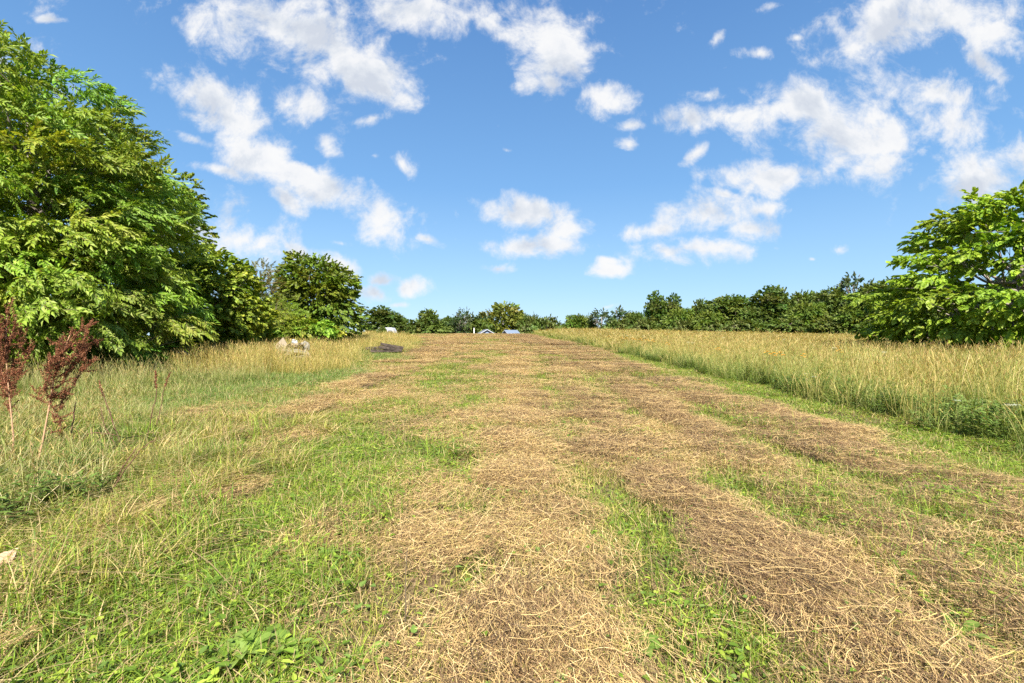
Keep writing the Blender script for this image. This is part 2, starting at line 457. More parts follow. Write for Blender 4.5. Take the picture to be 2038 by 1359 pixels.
def disc(n, r):
    a = R(0, 2 * np.pi, n); q = r * np.sqrt(R(0, 1, n)); return np.stack([q * np.cos(a), q * np.sin(a)], 1)


def blades(geo, n, r, h, w, lean, cols, jitter=.38, L=4, tipc=None, xy=None):
    p = disc(n, r) if xy is None else xy
    hh = R(h[0], h[1], n); th = R(0, 2 * np.pi, n); ln = np.abs(rng.normal(0, 1, n)) * lean
    d = np.stack([np.cos(th), np.sin(th), 0 * th], 1)
    t = np.linspace(0, 1, L)[None, :, None]
    P = np.zeros((n, L, 3)); P[:, 0, :2] = p; P[:] = P[:, :1]
    P = P + d[:, None] * (hh * ln)[:, None, None] * t ** 1.8 + np.array([0, 0, 1.0]) * hh[:, None, None] * (t - .28 * np.minimum(ln, 1.6)[:, None, None] * t ** 2.2)
    th2 = th + np.pi / 2 + R(-.9, .9, n)
    S = np.stack([np.cos(th2), np.sin(th2), R(-.2, .2, n)], 1)
    W = R(w[0], w[1], n)[:, None] * np.interp(np.linspace(0, 1, L), [0, .5, 1], [.75, 1, .08])[None]
    cols = np.asarray(cols, float); c = cols[rng.integers(0, len(cols), n)] * R(1 - jitter, 1 + jitter, n)[:, None]
    Cc = np.repeat(c[:, None], L, 1)
    if tipc is not None: Cc = Cc * (1 - t ** 1.5) + np.asarray(tipc) * t ** 1.5
    geo.add(*strips(P, S, W, Cc)); return P


def straws(geo, n, r, ln, w, hz, cols, spread=.35, L=4, zj=.05, rise=.15):
    p = disc(n, r); l = R(ln[0], ln[1], n); th = np.pi / 2 + rng.normal(0, spread, n) + (R(0, 1, n) < .15) * R(-1.5, 1.5, n)
    el = rng.normal(0, rise, n); d = np.stack([np.cos(th) * np.cos(el), np.sin(th) * np.cos(el), np.sin(el)], 1)
    z = R(0, hz, n) * (1 - (np.linalg.norm(p, axis=1) / r) ** 2 * .6) + .006
    t = np.linspace(-.5, .5, L)
    P = np.zeros((n, L, 3)); P[:, :, :2] = p[:, None]; P[:, :, 2] = z[:, None]
    P = P + d[:, None] * (l[:, None] * t[None])[..., None]
    bow = rng.normal(0, .17, n) * l; side = np.stack([-np.sin(th), np.cos(th), 0 * th], 1)
    P = P + (side * bow[:, None])[:, None] * (1 - 4 * t ** 2)[None, :, None]
    P[:, :, 2] = np.maximum(P[:, :, 2], .003) + zj * R(-.3, .3, n)[:, None] * (4 * t ** 2)
    ro = R(-.7, .7, n); S = side * np.cos(ro)[:, None] + np.array([0, 0, 1.]) * np.sin(ro)[:, None]
    W = R(w[0], w[1], n)[:, None] * np.ones(L)[None]
    cols = np.asarray(cols, float); c = cols[rng.integers(0, len(cols), n)] * R(.75, 1.2, n)[:, None]
    geo.add(*strips(P, S, W, np.repeat(c[:, None], L, 1)))


def leafcard(geo, pos, fwd, up, l, w, c, shape='lance'):
    n = len(pos)
    if shape == 'lance':
        V = np.array([[0, 0, 0], [-.5, .42, .10], [0, 1, -.12], [.5, .42, .10], [0, .5, 0]], float); T = np.array([[0, 4, 1], [1, 4, 2], [0, 3, 4], [3, 2, 4]])
    else:
        V = np.array([[0, 0, 0], [-.42, .12, .08], [-.5, .45, .06], [0, 1, -.16], [.5, .45, .06], [.42, .12, .08]], float); T = np.array([[0, 2, 1], [0, 3, 2], [0, 4, 3], [0, 5, 4]])
    y = unit(fwd); x = unit(np.cross(y, up)); z = np.cross(x, y)
    out = V[None, :, 0, None] * x[:, None] * w[:, None, None] + V[None, :, 1, None] * y[:, None] * l[:, None, None] + V[None, :, 2, None] * z[:, None] * l[:, None, None] + pos[:, None]
    geo.add(out.reshape(-1, 3), (T[None] + (np.arange(n) * len(V))[:, None, None]).reshape(-1, 3), np.repeat(c[:, None], len(V), 1).reshape(-1, 3))


G_LUSH = [(.17, .27, .025), (.24, .35, .04), (.12, .20, .022), (.32, .40, .05), (.16, .25, .05)]
G_YEL = [(.30, .32, .05), (.38, .35, .08), (.23, .28, .04), (.46, .38, .13), (.18, .23, .035)]
G_BLUE = [(.16, .24, .06), (.22, .30, .09), (.13, .20, .04), (.26, .31, .07)]
S_LIGHT = [(.68, .48, .20), (.62, .42, .17), (.78, .59, .28), (.46, .30, .13), (.55, .43, .14), (.36, .23, .10)]
S_DARK = [(.24, .145, .07), (.16, .10, .05), (.38, .24, .11), (.09, .06, .035), (.60, .43, .20), (.27, .16, .075)]


def P_lawn(cols, n, h, w, lean=.8, r=.26, dry=.2, broad=0):
    g = Geo(); blades(g, n, r, h, w, lean, cols)
    if dry: blades(g, int(n * dry), r, (h[0], h[1] * 1.1), w, lean * 1.3, [(.55, .42, .2), (.45, .33, .16)])
    if broad:
        p = disc(broad, r); th = R(0, 2 * np.pi, broad); pos = np.column_stack([p, R(.01, h[1] * .7, broad)])
        leafcard(g, pos, np.column_stack([np.cos(th), np.sin(th), R(-.1, .6, broad)]), np.tile([0, 0, 1.], (broad, 1)), R(.02, .05, broad), R(.012, .03, broad), np.asarray(G_LUSH)[rng.integers(0, 5, broad)] * 1.05, 'heart')
    return g.mesh('tuft', M_GRASS)


def P_straw(cols, n, ln=(.04, .22), w=(.0005, .0011), hz=.06, r=.27, spread=.35, rise=.12):
    g = Geo(); straws(g, n, r, ln, w, hz, cols, spread, rise=rise); straws(g, int(n * .7), r, (.008, .05), (.0006, .0016), hz * .8, cols, 1.4, L=3, rise=.25); return g.mesh('straw', M_STRAW)


def frustum_points(y0, y1, dens, margin=2.5):
    xm = 1.08 * y1 + margin; n = int(2 * xm * (y1 - y0) * dens)
    x = R(-xm, xm, n); y = R(y0, y1, n); k = np.abs(x) < 1.08 * y + margin
    return x[k], y[k]


def rosette(n, l, w, cols, lift=(.1, .8)):
    g = Geo(); th = np.arange(n) * 2.4 + R(0, .6, n); el = R(lift[0], lift[1], n); ll = R(l * .6, l, n); L = 6; t = np.linspace(0, 1, L)
    d = np.stack([np.cos(th), np.sin(th), 0 * th], 1); P = d[:, None] * (ll * np.cos(el))[:, None, None] * t[None, :, None] + np.array([0, 0, 1.]) * ((ll * np.sin(el))[:, None] * (t - .45 * t ** 2.4)[None])[..., None]
    S = np.stack([-np.sin(th), np.cos(th), R(-.25, .25, n)], 1); W = R(w * .7, w, n)[:, None] * np.array([.18, .55, .95, 1, .7, .05])[None]
    W = W * (1 + .12 * rng.normal(0, 1, W.shape)); c = np.asarray(cols)[rng.integers(0, len(cols), n)] * R(.85, 1.15, n)[:, None]
    fold = S[:, None] * 0 + np.array([0, 0, .35]); A = P - S[:, None] * W[..., None] + np.array([0, 0, .3]) * W[..., None]; B = P + S[:, None] * W[..., None] + np.array([0, 0, .3]) * W[..., None]
    V = np.stack([A, P, B], 2).reshape(-1, 3); b = (np.arange(n) * L * 3)[:, None] + (np.arange(L - 1) * 3)[None]
    T = np.concatenate([np.stack([b + i, b + i + 1, b + i + 4], -1).reshape(-1, 3) for i in (0, 1)] + [np.stack([b + i, b + i + 4, b + i + 3], -1).reshape(-1, 3) for i in (0, 1)])
    g.add(V, T, np.repeat(c, L * 3, 0)); return g


WL = [(.20, .30, .05), (.25, .34, .07), (.16, .25, .04)]

# lawn: short green growth everywhere the field is cut
lawn_protos = [P_lawn(G_LUSH + G_YEL[:2], 150, (.03, .11), (.0015, .003), 1.1, dry=.3, broad=8), P_lawn(G_LUSH, 120, (.05, .16), (.0018, .0036), 1.3, dry=.25, broad=12),
               P_lawn(G_YEL, 150, (.025, .07), (.0015, .003), 1.0, dry=.45), P_lawn(G_YEL, 130, (.03, .09), (.0015, .003), .9, dry=.3, broad=8),
               P_lawn(G_BLUE, 170, (.04, .11), (.0016, .003), .8, dry=.1), P_lawn(G_BLUE, 170, (.04, .12), (.0016, .003), 1.0, dry=.15, broad=10),
               P_lawn(G_LUSH, 70, (.10, .24), (.002, .0042), 1.3, r=.16, dry=.2), P_lawn(G_YEL, 70, (.12, .28), (.002, .004), 1.4, r=.16, dry=.5),
               P_lawn(G_LUSH, 110, (.035, .10), (.0016, .0032), 1.2, r=.2, dry=.15, broad=45),
               rosette(8, .13, .022, WL).mesh('tuft', M_GRASS), rosette(12, .15, .012, WL, (.4, 1.2)).mesh('tuft', M_GRASS)]
LP = []
for (y0, y1, dens, sx, sz) in [(.6, 5, 46, 1, 1), (5, 11, 26, 1.35, 1.0), (11, 26, 9, 2.1, 1.1), (26, 84, 1.6, 4.5, 1.5)]:
    x, y = frustum_points(y0, y1, dens, 2.5 if y1 < 20 else 4)
    m, d = straw_mask(x, y); edge = meadow_edge(y); v = rowv(x, y)
    keep = (R(0, 1, len(x)) > m * .80) & (x < edge + 1.0)
    x, y, m, edge, v = x[keep], y[keep], m[keep], edge[keep], v[keep]
    u = R(0, 1, len(x)); le = left_edge(y)
    strip = x > right_edge(y) + .15
    leftz = x < le + .3
    nz = fbm(x * .9, y * .3, 55)
    pick = np.where(u < .5, 2, 3)
    lush = (nz > .52) | ((x < -.8) & (y < 4.2) & (nz > .38))
    lush = lush | ((m[:len(x)] < .38) & (R(0, 1, len(x)) < .65) & (x > -1.2))
    pick = np.where(lush, np.where(u < .45, 0, np.where(u < .86, 1, 8)), pick)
    pick = np.where(leftz & (y > 4.5), np.where(nz > .47, np.where(u < .5, 4, 5), np.where(u < .4, 2, np.where(u < .7, 3, 5))), pick)
    pick = np.where(strip, np.where(u < .6, 0, np.where(u < .85, 1, 8)), pick)
    tallz = (x < -1.6 - .1 * y) & (y < 7)
    pick = np.where(tallz & (u > .62), np.where(R(0, 1, len(x)) < .5, 6, 7), pick)
    if y0 < 10:
        w9 = R(0, 1, len(x)); pick = np.where((w9 < .016) & (m < .5), 9, np.where((w9 > .988) & (m < .4), 10, pick))
    s = R(.8, 1.25, len(x)); hs = R(.7, 1.25, len(x)) * np.where(strip, .8, 1) * np.where(leftz & (y > 4.5), 1.5, 1)
    LP.append((np.column_stack([x, y, ground_z(x, y) - .004]), np.column_stack([s * sx, s * sx, hs * sz]), pick))
pos = np.concatenate([a[0] for a in LP]); sc_ = np.concatenate([a[1] for a in LP]); pk = np.concatenate([a[2] for a in LP])
scatter('mown_grass', 'short green and yellowing grass growing between the rows of cut hay', 'grass', pos, R(0, 6.28, len(pos)), sc_, pk, lawn_protos)

# cut hay lying in rows
straw_protos = [P_straw(S_LIGHT + S_DARK[:2], 330), P_straw(S_LIGHT + S_DARK[:3], 310, spread=.8), P_straw(S_DARK + S_LIGHT[:2], 340, hz=.08), P_straw(S_DARK + S_LIGHT[:2], 320, hz=.07, spread=.6),
                P_straw(S_LIGHT + S_DARK, 140, ln=(.03, .14), spread=1.3), P_straw(S_LIGHT + S_LIGHT + S_DARK, 90, ln=(.12, .36), w=(.0008, .0014), hz=.07, spread=.5, rise=.1)]
LP = []
for (y0, y1, dens, sx, sz) in [(.6, 5, 34, 1, 1), (5, 11, 22, 1.35, 1.1), (11, 26, 8, 2.1, 1.5), (26, 84, 1.6, 4.5, 2.2)]:
    x, y = frustum_points(y0, y1, dens, 2.5 if y1 < 20 else 4)
    m, d = straw_mask(x, y); v = rowv(x, y)
    inf = ((x > left_edge(y) - .3) | (y < 9)) & (x < right_edge(y) + .2)
    pr = (np.clip(m, 0, 1) ** 1.5 * .88 + .10 * (y < 12) + .5 * sstep(y, 14, 30) * m) * inf + (.10 * (1 - inf) * (x < 0))
    keep = R(0, 1, len(x)) < pr; x, y, m, d = x[keep], y[keep], m[keep], d[keep]
    u = R(0, 1, len(x)); dark = R(0, 1, len(x)) < d * (.6 + .8 * fbm(x * 1.2, y * .2, 91))
    pick = np.where(dark, np.where(u < .6, 2, 3), np.where(u < .5, 0, 1)); pick = np.where(u > .93, 5, pick); pick = np.where((m < .4) | ((u > .74) & (u < .84)), 4, pick)
    ang = .045 + 1.1 * (fbm(x * .6, y * .6, 31) - .5) - .35 * (x > 1.5) * (y < 9)
    s = R(.8, 1.25, len(x))
    LP.append((np.column_stack([x, y, ground_z(x, y) + .012 * m]), np.column_stack([s * sx, s * sx, R(.7, 1.3, len(x)) * sz]), pick, ang + rng.normal(0, .3, len(x))))
pos = np.concatenate([a[0] for a in LP]); sc_ = np.concatenate([a[1] for a in LP]); pk = np.concatenate([a[2] for a in LP]); an = np.concatenate([a[3] for a in LP])
scatter('cut_hay', 'dry brown and tan hay lying in rows across the mown field', 'hay', pos, an, sc_, pk, straw_protos)


# tall meadow
def P_meadow(n, h, golden, leafy, wide=1.0, r=.3, tone=(1, 1, 1)):
    g = Geo(); tan = np.array([(.52, .42, .16), (.44, .39, .13), (.58, .48, .22), (.34, .34, .10), (.28, .31, .08)]) if golden else np.array([(.36, .36, .12), (.44, .40, .17), (.28, .31, .09), (.50, .44, .22)])
    p = disc(n, r); hh = R(h[0], h[1], n); th = R(0, 2 * np.pi, n); ln = np.abs(rng.normal(0, .16, n)) + .04
    d = np.stack([np.cos(th), np.sin(th), 0 * th], 1); L = 5; t = np.linspace(0, 1, L)[None, :, None]
    P0 = np.zeros((n, 1, 3)); P0[:, 0, :2] = p
    P = P0 + d[:, None] * (hh * ln)[:, None, None] * t ** 2 + np.array([0, 0, 1.]) * hh[:, None, None] * (t - .05 * t ** 3)
    th2 = R(0, 6.28, n); S = np.stack([np.cos(th2), np.sin(th2), 0 * th2], 1)
    c = tan[rng.integers(0, len(tan), n)] * R(.75, 1.2, n)[:, None]; gb = np.array([.20, .25, .06])
    Cc = c[:, None] * t + gb * (1 - t)
    Cc = np.where(t > .45, c[:, None] * np.ones_like(t), Cc)
    W = wide * R(.0014, .0024, n)[:, None] * np.ones(L)[None]
    g.add(*strips(P, S, W, Cc))
    # seed heads
    tip = P[:, -1]; dr = unit(P[:, -1] - P[:, -2]); hl = R(.05, .12, n)
    dr = unit(dr + d * R(.0, .6, n)[:, None]); Q = tip[:, None] + dr[:, None] * hl[:, None, None] * np.linspace(0, 1, 4)[None, :, None]
    prof = np.array([.4, 1, .8, .15])[None]; hc = np.array([(.48, .37, .14), (.38, .27, .12), (.58, .47, .22), (.38, .34, .11), (.30, .32, .09)])[rng.integers(0, 5, n)] * R(.7, 1.2, n)[:, None]
    for k in range(2):
        th3 = th2 + k * 1.57; S3 = np.stack([np.cos(th3), np.sin(th3), 0 * th3], 1)
        g.add(*strips(Q, S3, wide ** .5 * R(.0025, .0055, n)[:, None] * prof, np.repeat(hc[:, None], 4, 1)))
    gc = [(.20, .27, .06), (.26, .31, .08), (.34, .34, .11), (.14, .21, .04), (.42, .38, .17)] if golden != 2 else [(.52, .42, .13), (.46, .40, .11), (.34, .35, .09), (.60, .48, .20), (.24, .30, .06)]
    blades(g, leafy, r, (h[0] * .3, h[1] * .72), (.002 * wide, .0042 * wide), .45, gc, tipc=(.36, .33, .12) if golden else None)
    g.C = [c_ * np.array(tone) for c_ in g.C]
    return g.mesh('meadow_clump', M_GRASS)


def P_weed(n, h, cols, lsz, r=.2):
    g = Geo(); p = disc(n, r); hh = R(h[0], h[1], n)
    for i in range(n):
        k = int(hh[i] / .028) + 4; t = np.sort(R(.1, 1, k)); th = R(0, 6.28, k); b = R(-.12, .12, 2)
        base = np.column_stack([p[i, 0] + b[0] * t, p[i, 1] + b[1] * t, hh[i] * t])
        leafcard(g, base, np.column_stack([np.cos(th), np.sin(th), R(-.2, .8, k)]), np.tile([0, 0, 1.], (k, 1)), R(lsz * .6, lsz * 1.2, k), R(lsz * .3, lsz * .5, k), np.asarray(cols)[rng.integers(0, len(cols), k)] * R(.8, 1.2, k)[:, None])
        pp = np.zeros((1, 3, 3)); pp[0, :, 0] = p[i, 0] + b[0] * np.array([0, .5, 1]); pp[0, :, 1] = p[i, 1] + b[1] * np.array([0, .5, 1]); pp[0, :, 2] = hh[i] * np.array([0, .5, 1])
        g.add(*strips(pp, np.array([[.8, .6, 0]]), np.full((1, 3), .002), np.array([.2, .22, .08])))
    return g.mesh('weed_clump', M_GRASS)


W_GREEN = [(.12, .20, .035), (.16, .25, .05), (.09, .15, .03), (.20, .27, .06)]
meadow_protos = [P_meadow(38, (.6, .95), True, 60, tone=(1.15, 1.1, 1.0)), P_meadow(34, (.65, 1.0), True, 50, tone=(1.05, .97, .88)), P_meadow(32, (.5, .8), False, 95, tone=(.9, 1.0, .8)), P_meadow(26, (.5, .8), False, 100, tone=(1.1, 1.15, .9)),
                 P_meadow(44, (.6, .9), True, 40, 2.2, .32, (.98, .92, .86)), P_meadow(36, (.6, .9), False, 70, 2.2, .32, (1.15, 1.08, .9)),
                 P_weed(16, (.25, .55), W_GREEN, .06), P_weed(14, (.3, .65), [(.16, .24, .05), (.22, .3, .07)], .05, .22),
                 P_meadow(20, (.7, 1.1), True, 20, 1.3, tone=(1.25, 1.2, 1.2)), P_meadow(30, (.3, .6), False, 130, tone=(.7, .85, .7))]
LP = []
for (y0, y1, dens, sx) in [(3, 12, 9, 1), (12, 26, 5.5, 1.25), (26, 50, 2.4, 2.0), (50, 96, .9, 3.4)]:
    x, y = frustum_points(y0, y1, dens, 3); e = meadow_edge(y)
    din = x - e
    # an old mown lane crosses the meadow behind the near swath
    lane = (np.abs(y - (23.5 + .18 * (x - 16))) < 2.3) & (x > 11.5)
    k = (din > 0) & ~lane & (x < 75); x, y, din = x[k], y[k], din[k]
    u = R(0, 1, len(x)); nz = fbm(x * .35, y * .35, 44); gold = nz - .03 + .22 * sstep(y, 10, 26) > .50 + .16 * R(-1, 1, len(x))
    pick = np.where(gold, np.where(u < .5, 0, 1), np.where(u < .5, 2, 3)) if y0 < 20 else np.where(gold, 4, 5)
    u3 = R(0, 1, len(x)); n3 = fbm(x * .9, y * .9, 97)
    if y0 < 26: pick = np.where((u3 < .10), 8, np.where((u3 > .72) & (n3 < .48), 9, pick))
    if y0 >= 20: pick = np.where(R(0, 1, len(x)) < np.where(gold, .72, .3), 4, 5)
    edge_weed = (din < 1.1) & (R(0, 1, len(x)) < .55 * (.5 + nz)); pick = np.where(edge_weed, np.where(u < .5, 6, 7), pick)
    pick = np.where((y < 26) & (u > .86) & (nz < .55), 6, pick)
    hs = R(.68, 1.15, len(x)) * (.75 + .5 * fbm(x * .6, y * .5, 83)) * np.interp(din, [0, .5, 1.6], [.6, .8, 1.0]); s = R(.85, 1.2, len(x)) * sx
    LP.append((np.column_stack([x, y, ground_z(x, y) - .01]), np.column_stack([s, s, hs]), pick))
    # more leafy skirt along the edge
    if y0 < 30:
        n = int((y1 - y0) * (10 if y0 < 10 else 6)); yy = R(y0, y1, n); xx = meadow_edge(yy) + R(-.12, .7, n); uu = R(0, 1, n)
        LP.append((np.column_stack([xx, yy, ground_z(xx, yy)]), np.column_stack([R(.8, 1.3, n) * sx ** .5] * 2 + [R(.5, .95, n)]), np.where(uu < .4, 6, np.where(uu < .65, 7, np.where(uu < .85, 2, 0)))))
pos = np.concatenate([a[0] for a in LP]); sc_ = np.concatenate([a[1] for a in LP]); pk = np.concatenate([a[2] for a in LP])
scatter('meadow_grass', 'tall golden seeding grass of the uncut meadow right of the mown field', 'grass', pos, R(0, 6.28, len(pos)), sc_, pk, meadow_protos, tilt=rng.normal(0, .06, len(pos)) + .5 * np.maximum(0, fbm(pos[:, 0] * .8, pos[:, 1] * .8, 87) - .58) * 4)

def P_tangle(n, dry):
    g = Geo(); c = [(.52, .43, .20), (.45, .36, .16), (.34, .34, .12), (.60, .52, .28), (.22, .29, .07), (.20, .12, .07)] if dry else [(.20, .29, .06), (.28, .34, .08), (.42, .40, .16), (.15, .22, .04), (.50, .42, .18)]
    blades(g, n, .2, (.25, .6), (.0012, .003), 1.1, c, L=6); blades(g, n, .25, (.1, .3), (.0015, .003), 1.4, c, L=5)
    return g.mesh('tangle', M_GRASS)


# rough grass along the left side, under the trees
rough_protos = [P_meadow(38, (.55, .9), 2, 80, tone=(1.05, 1.02, .95)), P_meadow(30, (.45, .75), False, 90), P_meadow(24, (.3, .5), False, 90), P_weed(14, (.2, .4), W_GREEN, .06), P_meadow(40, (.6, .95), 2, 60, 1.6, tone=(1.12, 1.05, .95)), P_tangle(70, False), P_tangle(80, True)]
LP = []
for (y0, y1, dens, sx) in [(8.6, 18, 9, 1), (18, 40, 4.5, 1.35), (40, 80, 1.2, 2.6)]:
    x, y = frustum_points(y0, y1, dens, 3)
    le = left_edge(y) - np.interp(y, [8, 10, 13, 16, 30, 45], [3.6, 3.0, 1.7, .8, .3, 0]) + .5 * (fbm(x * .8, y * .8, 12) - .5)
    inner = le - x; k = (inner > 0) & (x > -22 - .1 * y) & ~((y > 62) & (x > -14)); x, y, inner = x[k], y[k], inner[k]
    pxx = CX + x / y * F; c1 = (np.abs(pxx - 586) < 34) & (y < 17.6) & (y > 14.8); c2 = (np.abs(pxx - 758) < 56) & (y < 25.2) & (y > 15); q = (~c1 | (R(0, 1, len(x)) < .62)) & (~c2 | (R(0, 1, len(x)) < .14)); x, y, inner = x[q], y[q], inner[q]
    u = R(0, 1, len(x)); nz = fbm(x * .4, y * .4, 61)
    golden = (y > 13.5) & (x > -10.5 - .15 * (y - 14)) & (nz + .1 * R(-1, 1, len(x)) > .38)
    pick = np.where(golden, np.where(u < .5, 0, 4), np.where(u < .45, 1, np.where(u < .8, 2, 3)))
    hs = R(.7, 1.1, len(x)) * np.interp(inner, [0, .3, 1.2], [.4, .7, 1.0]); s = R(.85, 1.2, len(x)) * sx
    LP.append((np.column_stack([x, y, ground_z(x, y) - .01]), np.column_stack([s, s, hs]), pick))
n = 1500; y = R(2.9, 8.6, n); x = R(-10.5, -2.0, n); nz = fbm(x * .9, y * .9, 71)
pxx = CX + x / y * F; k = (pxx < np.interp(y, [2.9, 4, 5, 6.5, 8.6], [120, 330, 470, 400, 230]) + 120 * (nz - .5)) & (nz > .50) & (x > -1.1 * y - 2); x, y, nz = x[k], y[k], nz[k]
u = R(0, 1, len(x)); hs = R(.35, .75, len(x)); s = R(.7, 1.1, len(x))
LP.append((np.column_stack([x, y, ground_z(x, y) - .01]), np.column_stack([s, s, hs]), np.where(u < .45, 5, np.where(u < .8, 2, np.where(u < .9, 3, 6)))))
n = 620; y = R(3.2, 7.2, n); x = R(-8, -2.6, n); pxx = CX + x / y * F; k = (pxx < 330 * fbm(x, y, 73) + 10) & (pxx > -260); x, y = x[k], y[k]; u = R(0, 1, len(x)); s = R(.8, 1.2, len(x))
LP.append((np.column_stack([x, y, ground_z(x, y) - .01]), np.column_stack([s, s, R(.5, 1.0, len(x))]), np.where(u < .4, 3, np.where(u < .7, 2, np.where(u < .85, 5, 6)))))
pos = np.concatenate([a[0] for a in LP]); sc_ = np.concatenate([a[1] for a in LP]); pk = np.concatenate([a[2] for a in LP])
scatter('rough_grass', 'uncut golden and green grass along the left side below the trees', 'grass', pos, R(0, 6.28, len(pos)), sc_, pk, rough_protos, tilt=rng.normal(0, .09, len(pos)))


# ------------------------------------------------------------------ trees
def spray_template(n, ln, leaf_l, leaf_w, shape='lance', cols=((.10, .20, .03),), droop=.35, two=True):
    """a twig with leaves; local y forward, z up"""
    g = Geo(); cols = np.asarray(cols, float)
    t = np.linspace(.08, 1, n); z = -.5 * droop * t ** 2 * ln; pos = np.column_stack([0 * t, t * ln, z])
    sd = np.where(np.arange(n) % 2 == 0, 1, -1) if two else np.sign(R(-1, 1, n))
    ang = R(.6, 1.15, n) * (1 - .55 * t); fwd = np.column_stack([sd * np.sin(ang), np.cos(ang), R(-.9, .05, n) * (droop + .2)])
    up = np.column_stack([rng.normal(0, .28, n), rng.normal(0, .28, n), np.ones(n)])
    leafcard(g, pos, fwd, up, leaf_l * R(.75, 1.15, n), leaf_w * R(.8, 1.15, n), cols[rng.integers(0, len(cols), n)] * R(.82, 1.18, n)[:, None], shape)
    g.add(*strips(np.stack([pos[[0, n // 2, -1]]]), np.array([[1., 0, 0]]), np.full((1, 3), .004), np.array([.22, .17, .10])))
    return g.get()


def crown(lobes, templates, per_area, scale=(.85, 1.2), outward=1.0, droop=.25, flat=0.0, inner=.75, tint=.12, lump=.15, bottom=.35, center=None, rs=None):
    """lobes (n,6): centre and radii. Twigs cover the outer skin of every lobe"""
    g = Geo(); lob = np.asarray(lobes, float); cen = lob[:, :3].mean(0) if center is None else np.asarray(center)
    P = []; D = []; Tn = []; 
    for i, (cx, cy, cz, rx, ry, rz) in enumerate(lob):
        area = 4 * np.pi * ((rx * ry) ** 1.6 / 3 + (rx * rz) ** 1.6 / 3 + (ry * rz) ** 1.6 / 3) ** (1 / 1.6); n = max(3, int(area * per_area))
        d = unit(rng.normal(0, 1, (n, 3))); keep = (d[:, 2] > -.25) | (R(0, 1, n) < bottom); d = d[keep]; n = len(d)
        r = R(inner, 1.03, n) * (1 + lump * rng.normal(0, .6, n)); p = np.column_stack([cx + d[:, 0] * rx * r, cy + d[:, 1] * ry * r, cz + d[:, 2] * rz * r])
        nr = unit(d / np.array([rx, ry, rz]))
        P.append(p); D.append(nr); Tn.append(np.repeat((1 + tint * rng.normal(0, 1, (1, 3)) * [.9, .6, .9] + tint * .7 * rng.normal()), n, 0))
    P = np.concatenate(P); D = np.concatenate(D); Tn = np.concatenate(Tn)
    # drop twigs buried well inside another lobe
    deep = np.zeros(len(P), bool)
    for (cx, cy, cz, rx, ry, rz) in lob:
        q = ((P[:, 0] - cx) / rx) ** 2 + ((P[:, 1] - cy) / ry) ** 2 + ((P[:, 2] - cz) / rz) ** 2; deep |= q < .38
    k = ~deep | (R(0, 1, len(P)) < .12); P, D, Tn = P[k], D[k], Tn[k]
    out = unit(P - cen); fwd = unit(out * outward * [1, 1, .5] + D * .6 * [1, 1, .6] + rng.normal(0, .38, P.shape) + np.array([0, 0, -droop]))
    up = unit(D * (1 - flat) + np.array([0, 0, .45 + flat]) + rng.normal(0, .22, P.shape))
    pk = rng.integers(0, len(templates), len(P)); s = R(scale[0], scale[1], len(P))
    for j, tm in enumerate(templates):
        q = pk == j
        if q.any(): place_templates(tm, P[q], fwd[q], up[q], s[q], np.clip(Tn[q], .5, 1.6), g)
    return g


def shell_lobes(ells, n, r, squash=.75, inside=.15, zmin=.3, seed=0, bias=0.0):
    """spread n lobes over the surface of a few ellipsoids (relative coordinates)"""
    rg = np.random.default_rng(seed); ells = np.asarray(ells, float); w = np.array([(e[3] * e[4] * e[5]) ** (2 / 3) for e in ells]); out = []
    tries = 0
    while len(out) < n and tries < n * 60:
        tries += 1; e = ells[rg.choice(len(ells), p=w / w.sum())]; d = rg.normal(0, 1, 3); d /= np.linalg.norm(d)
        if d[1] > .35 and rg.random() < bias: continue
        rr = rg.uniform(r[0], r[1]); f = 1 if rg.random() > inside else rg.uniform(.3, .8)
        p = e[:3] + d * np.maximum(e[3:] - rr * .75, .1) * f
        if p[2] < zmin: continue
        if any(np.linalg.norm(p - q[:3]) < (rr + q[3]) * .42 for q in out): continue
        out.append((p[0], p[1], p[2], rr * rg.uniform(.9, 1.25), rr * rg.uniform(.9, 1.2), rr * squash * rg.uniform(.85, 1.15)))
    return np.array(out)


def limbs(trunk, tr, lobes, col, nlimb=14, seed=1, rmin=.015, r0=.35):
    """tapered trunk polyline and limbs that reach into the lobes"""
    rg = np.random.default_rng(seed); g = Geo(); trunk = np.asarray(trunk, float)
    tube(g, trunk, np.linspace(tr, tr * .35, len(trunk)), col, 8)
    ids = rg.permutation(len(lobes))[:nlimb]
    for i in ids:
        c = lobes[i][:3]; t = np.clip((c[2] - trunk[0, 2]) / max(trunk[-1, 2] - trunk[0, 2], .1) * .75 - .08, .08, 1) * (len(trunk) - 1)
        a = int(min(t, len(trunk) - 2)); st = trunk[a] * (1 - (t - a)) + trunk[a + 1] * (t - a) if t < len(trunk) - 1 else trunk[-1]
        d = c - st; L = np.linalg.norm(d); k = 6; tt = np.linspace(0, 1, k)[:, None]
        pts = st + d * tt + rg.normal(0, .05 * L, (k, 3)) * np.sin(np.pi * tt) + np.array([0, 0, -.10 * L]) * np.sin(np.pi * tt)
        rr = max(rmin * 1.5, tr * r0 * rg.uniform(.6, 1.1)); tube(g, pts, np.linspace(rr, rmin, k), col * rg.uniform(.85, 1.1), 6)
        for _ in range(3):
            q = pts[rg.integers(2, k)]; e = c + rg.normal(0, .6, 3) * lobes[i][3:6] * 1.1; mid = (q + e) / 2 + rg.normal(0, .06, 3)
            tube(g, [q, mid, e], [rmin * 1.1, rmin * .8, rmin * .4], col, 4)
    return g


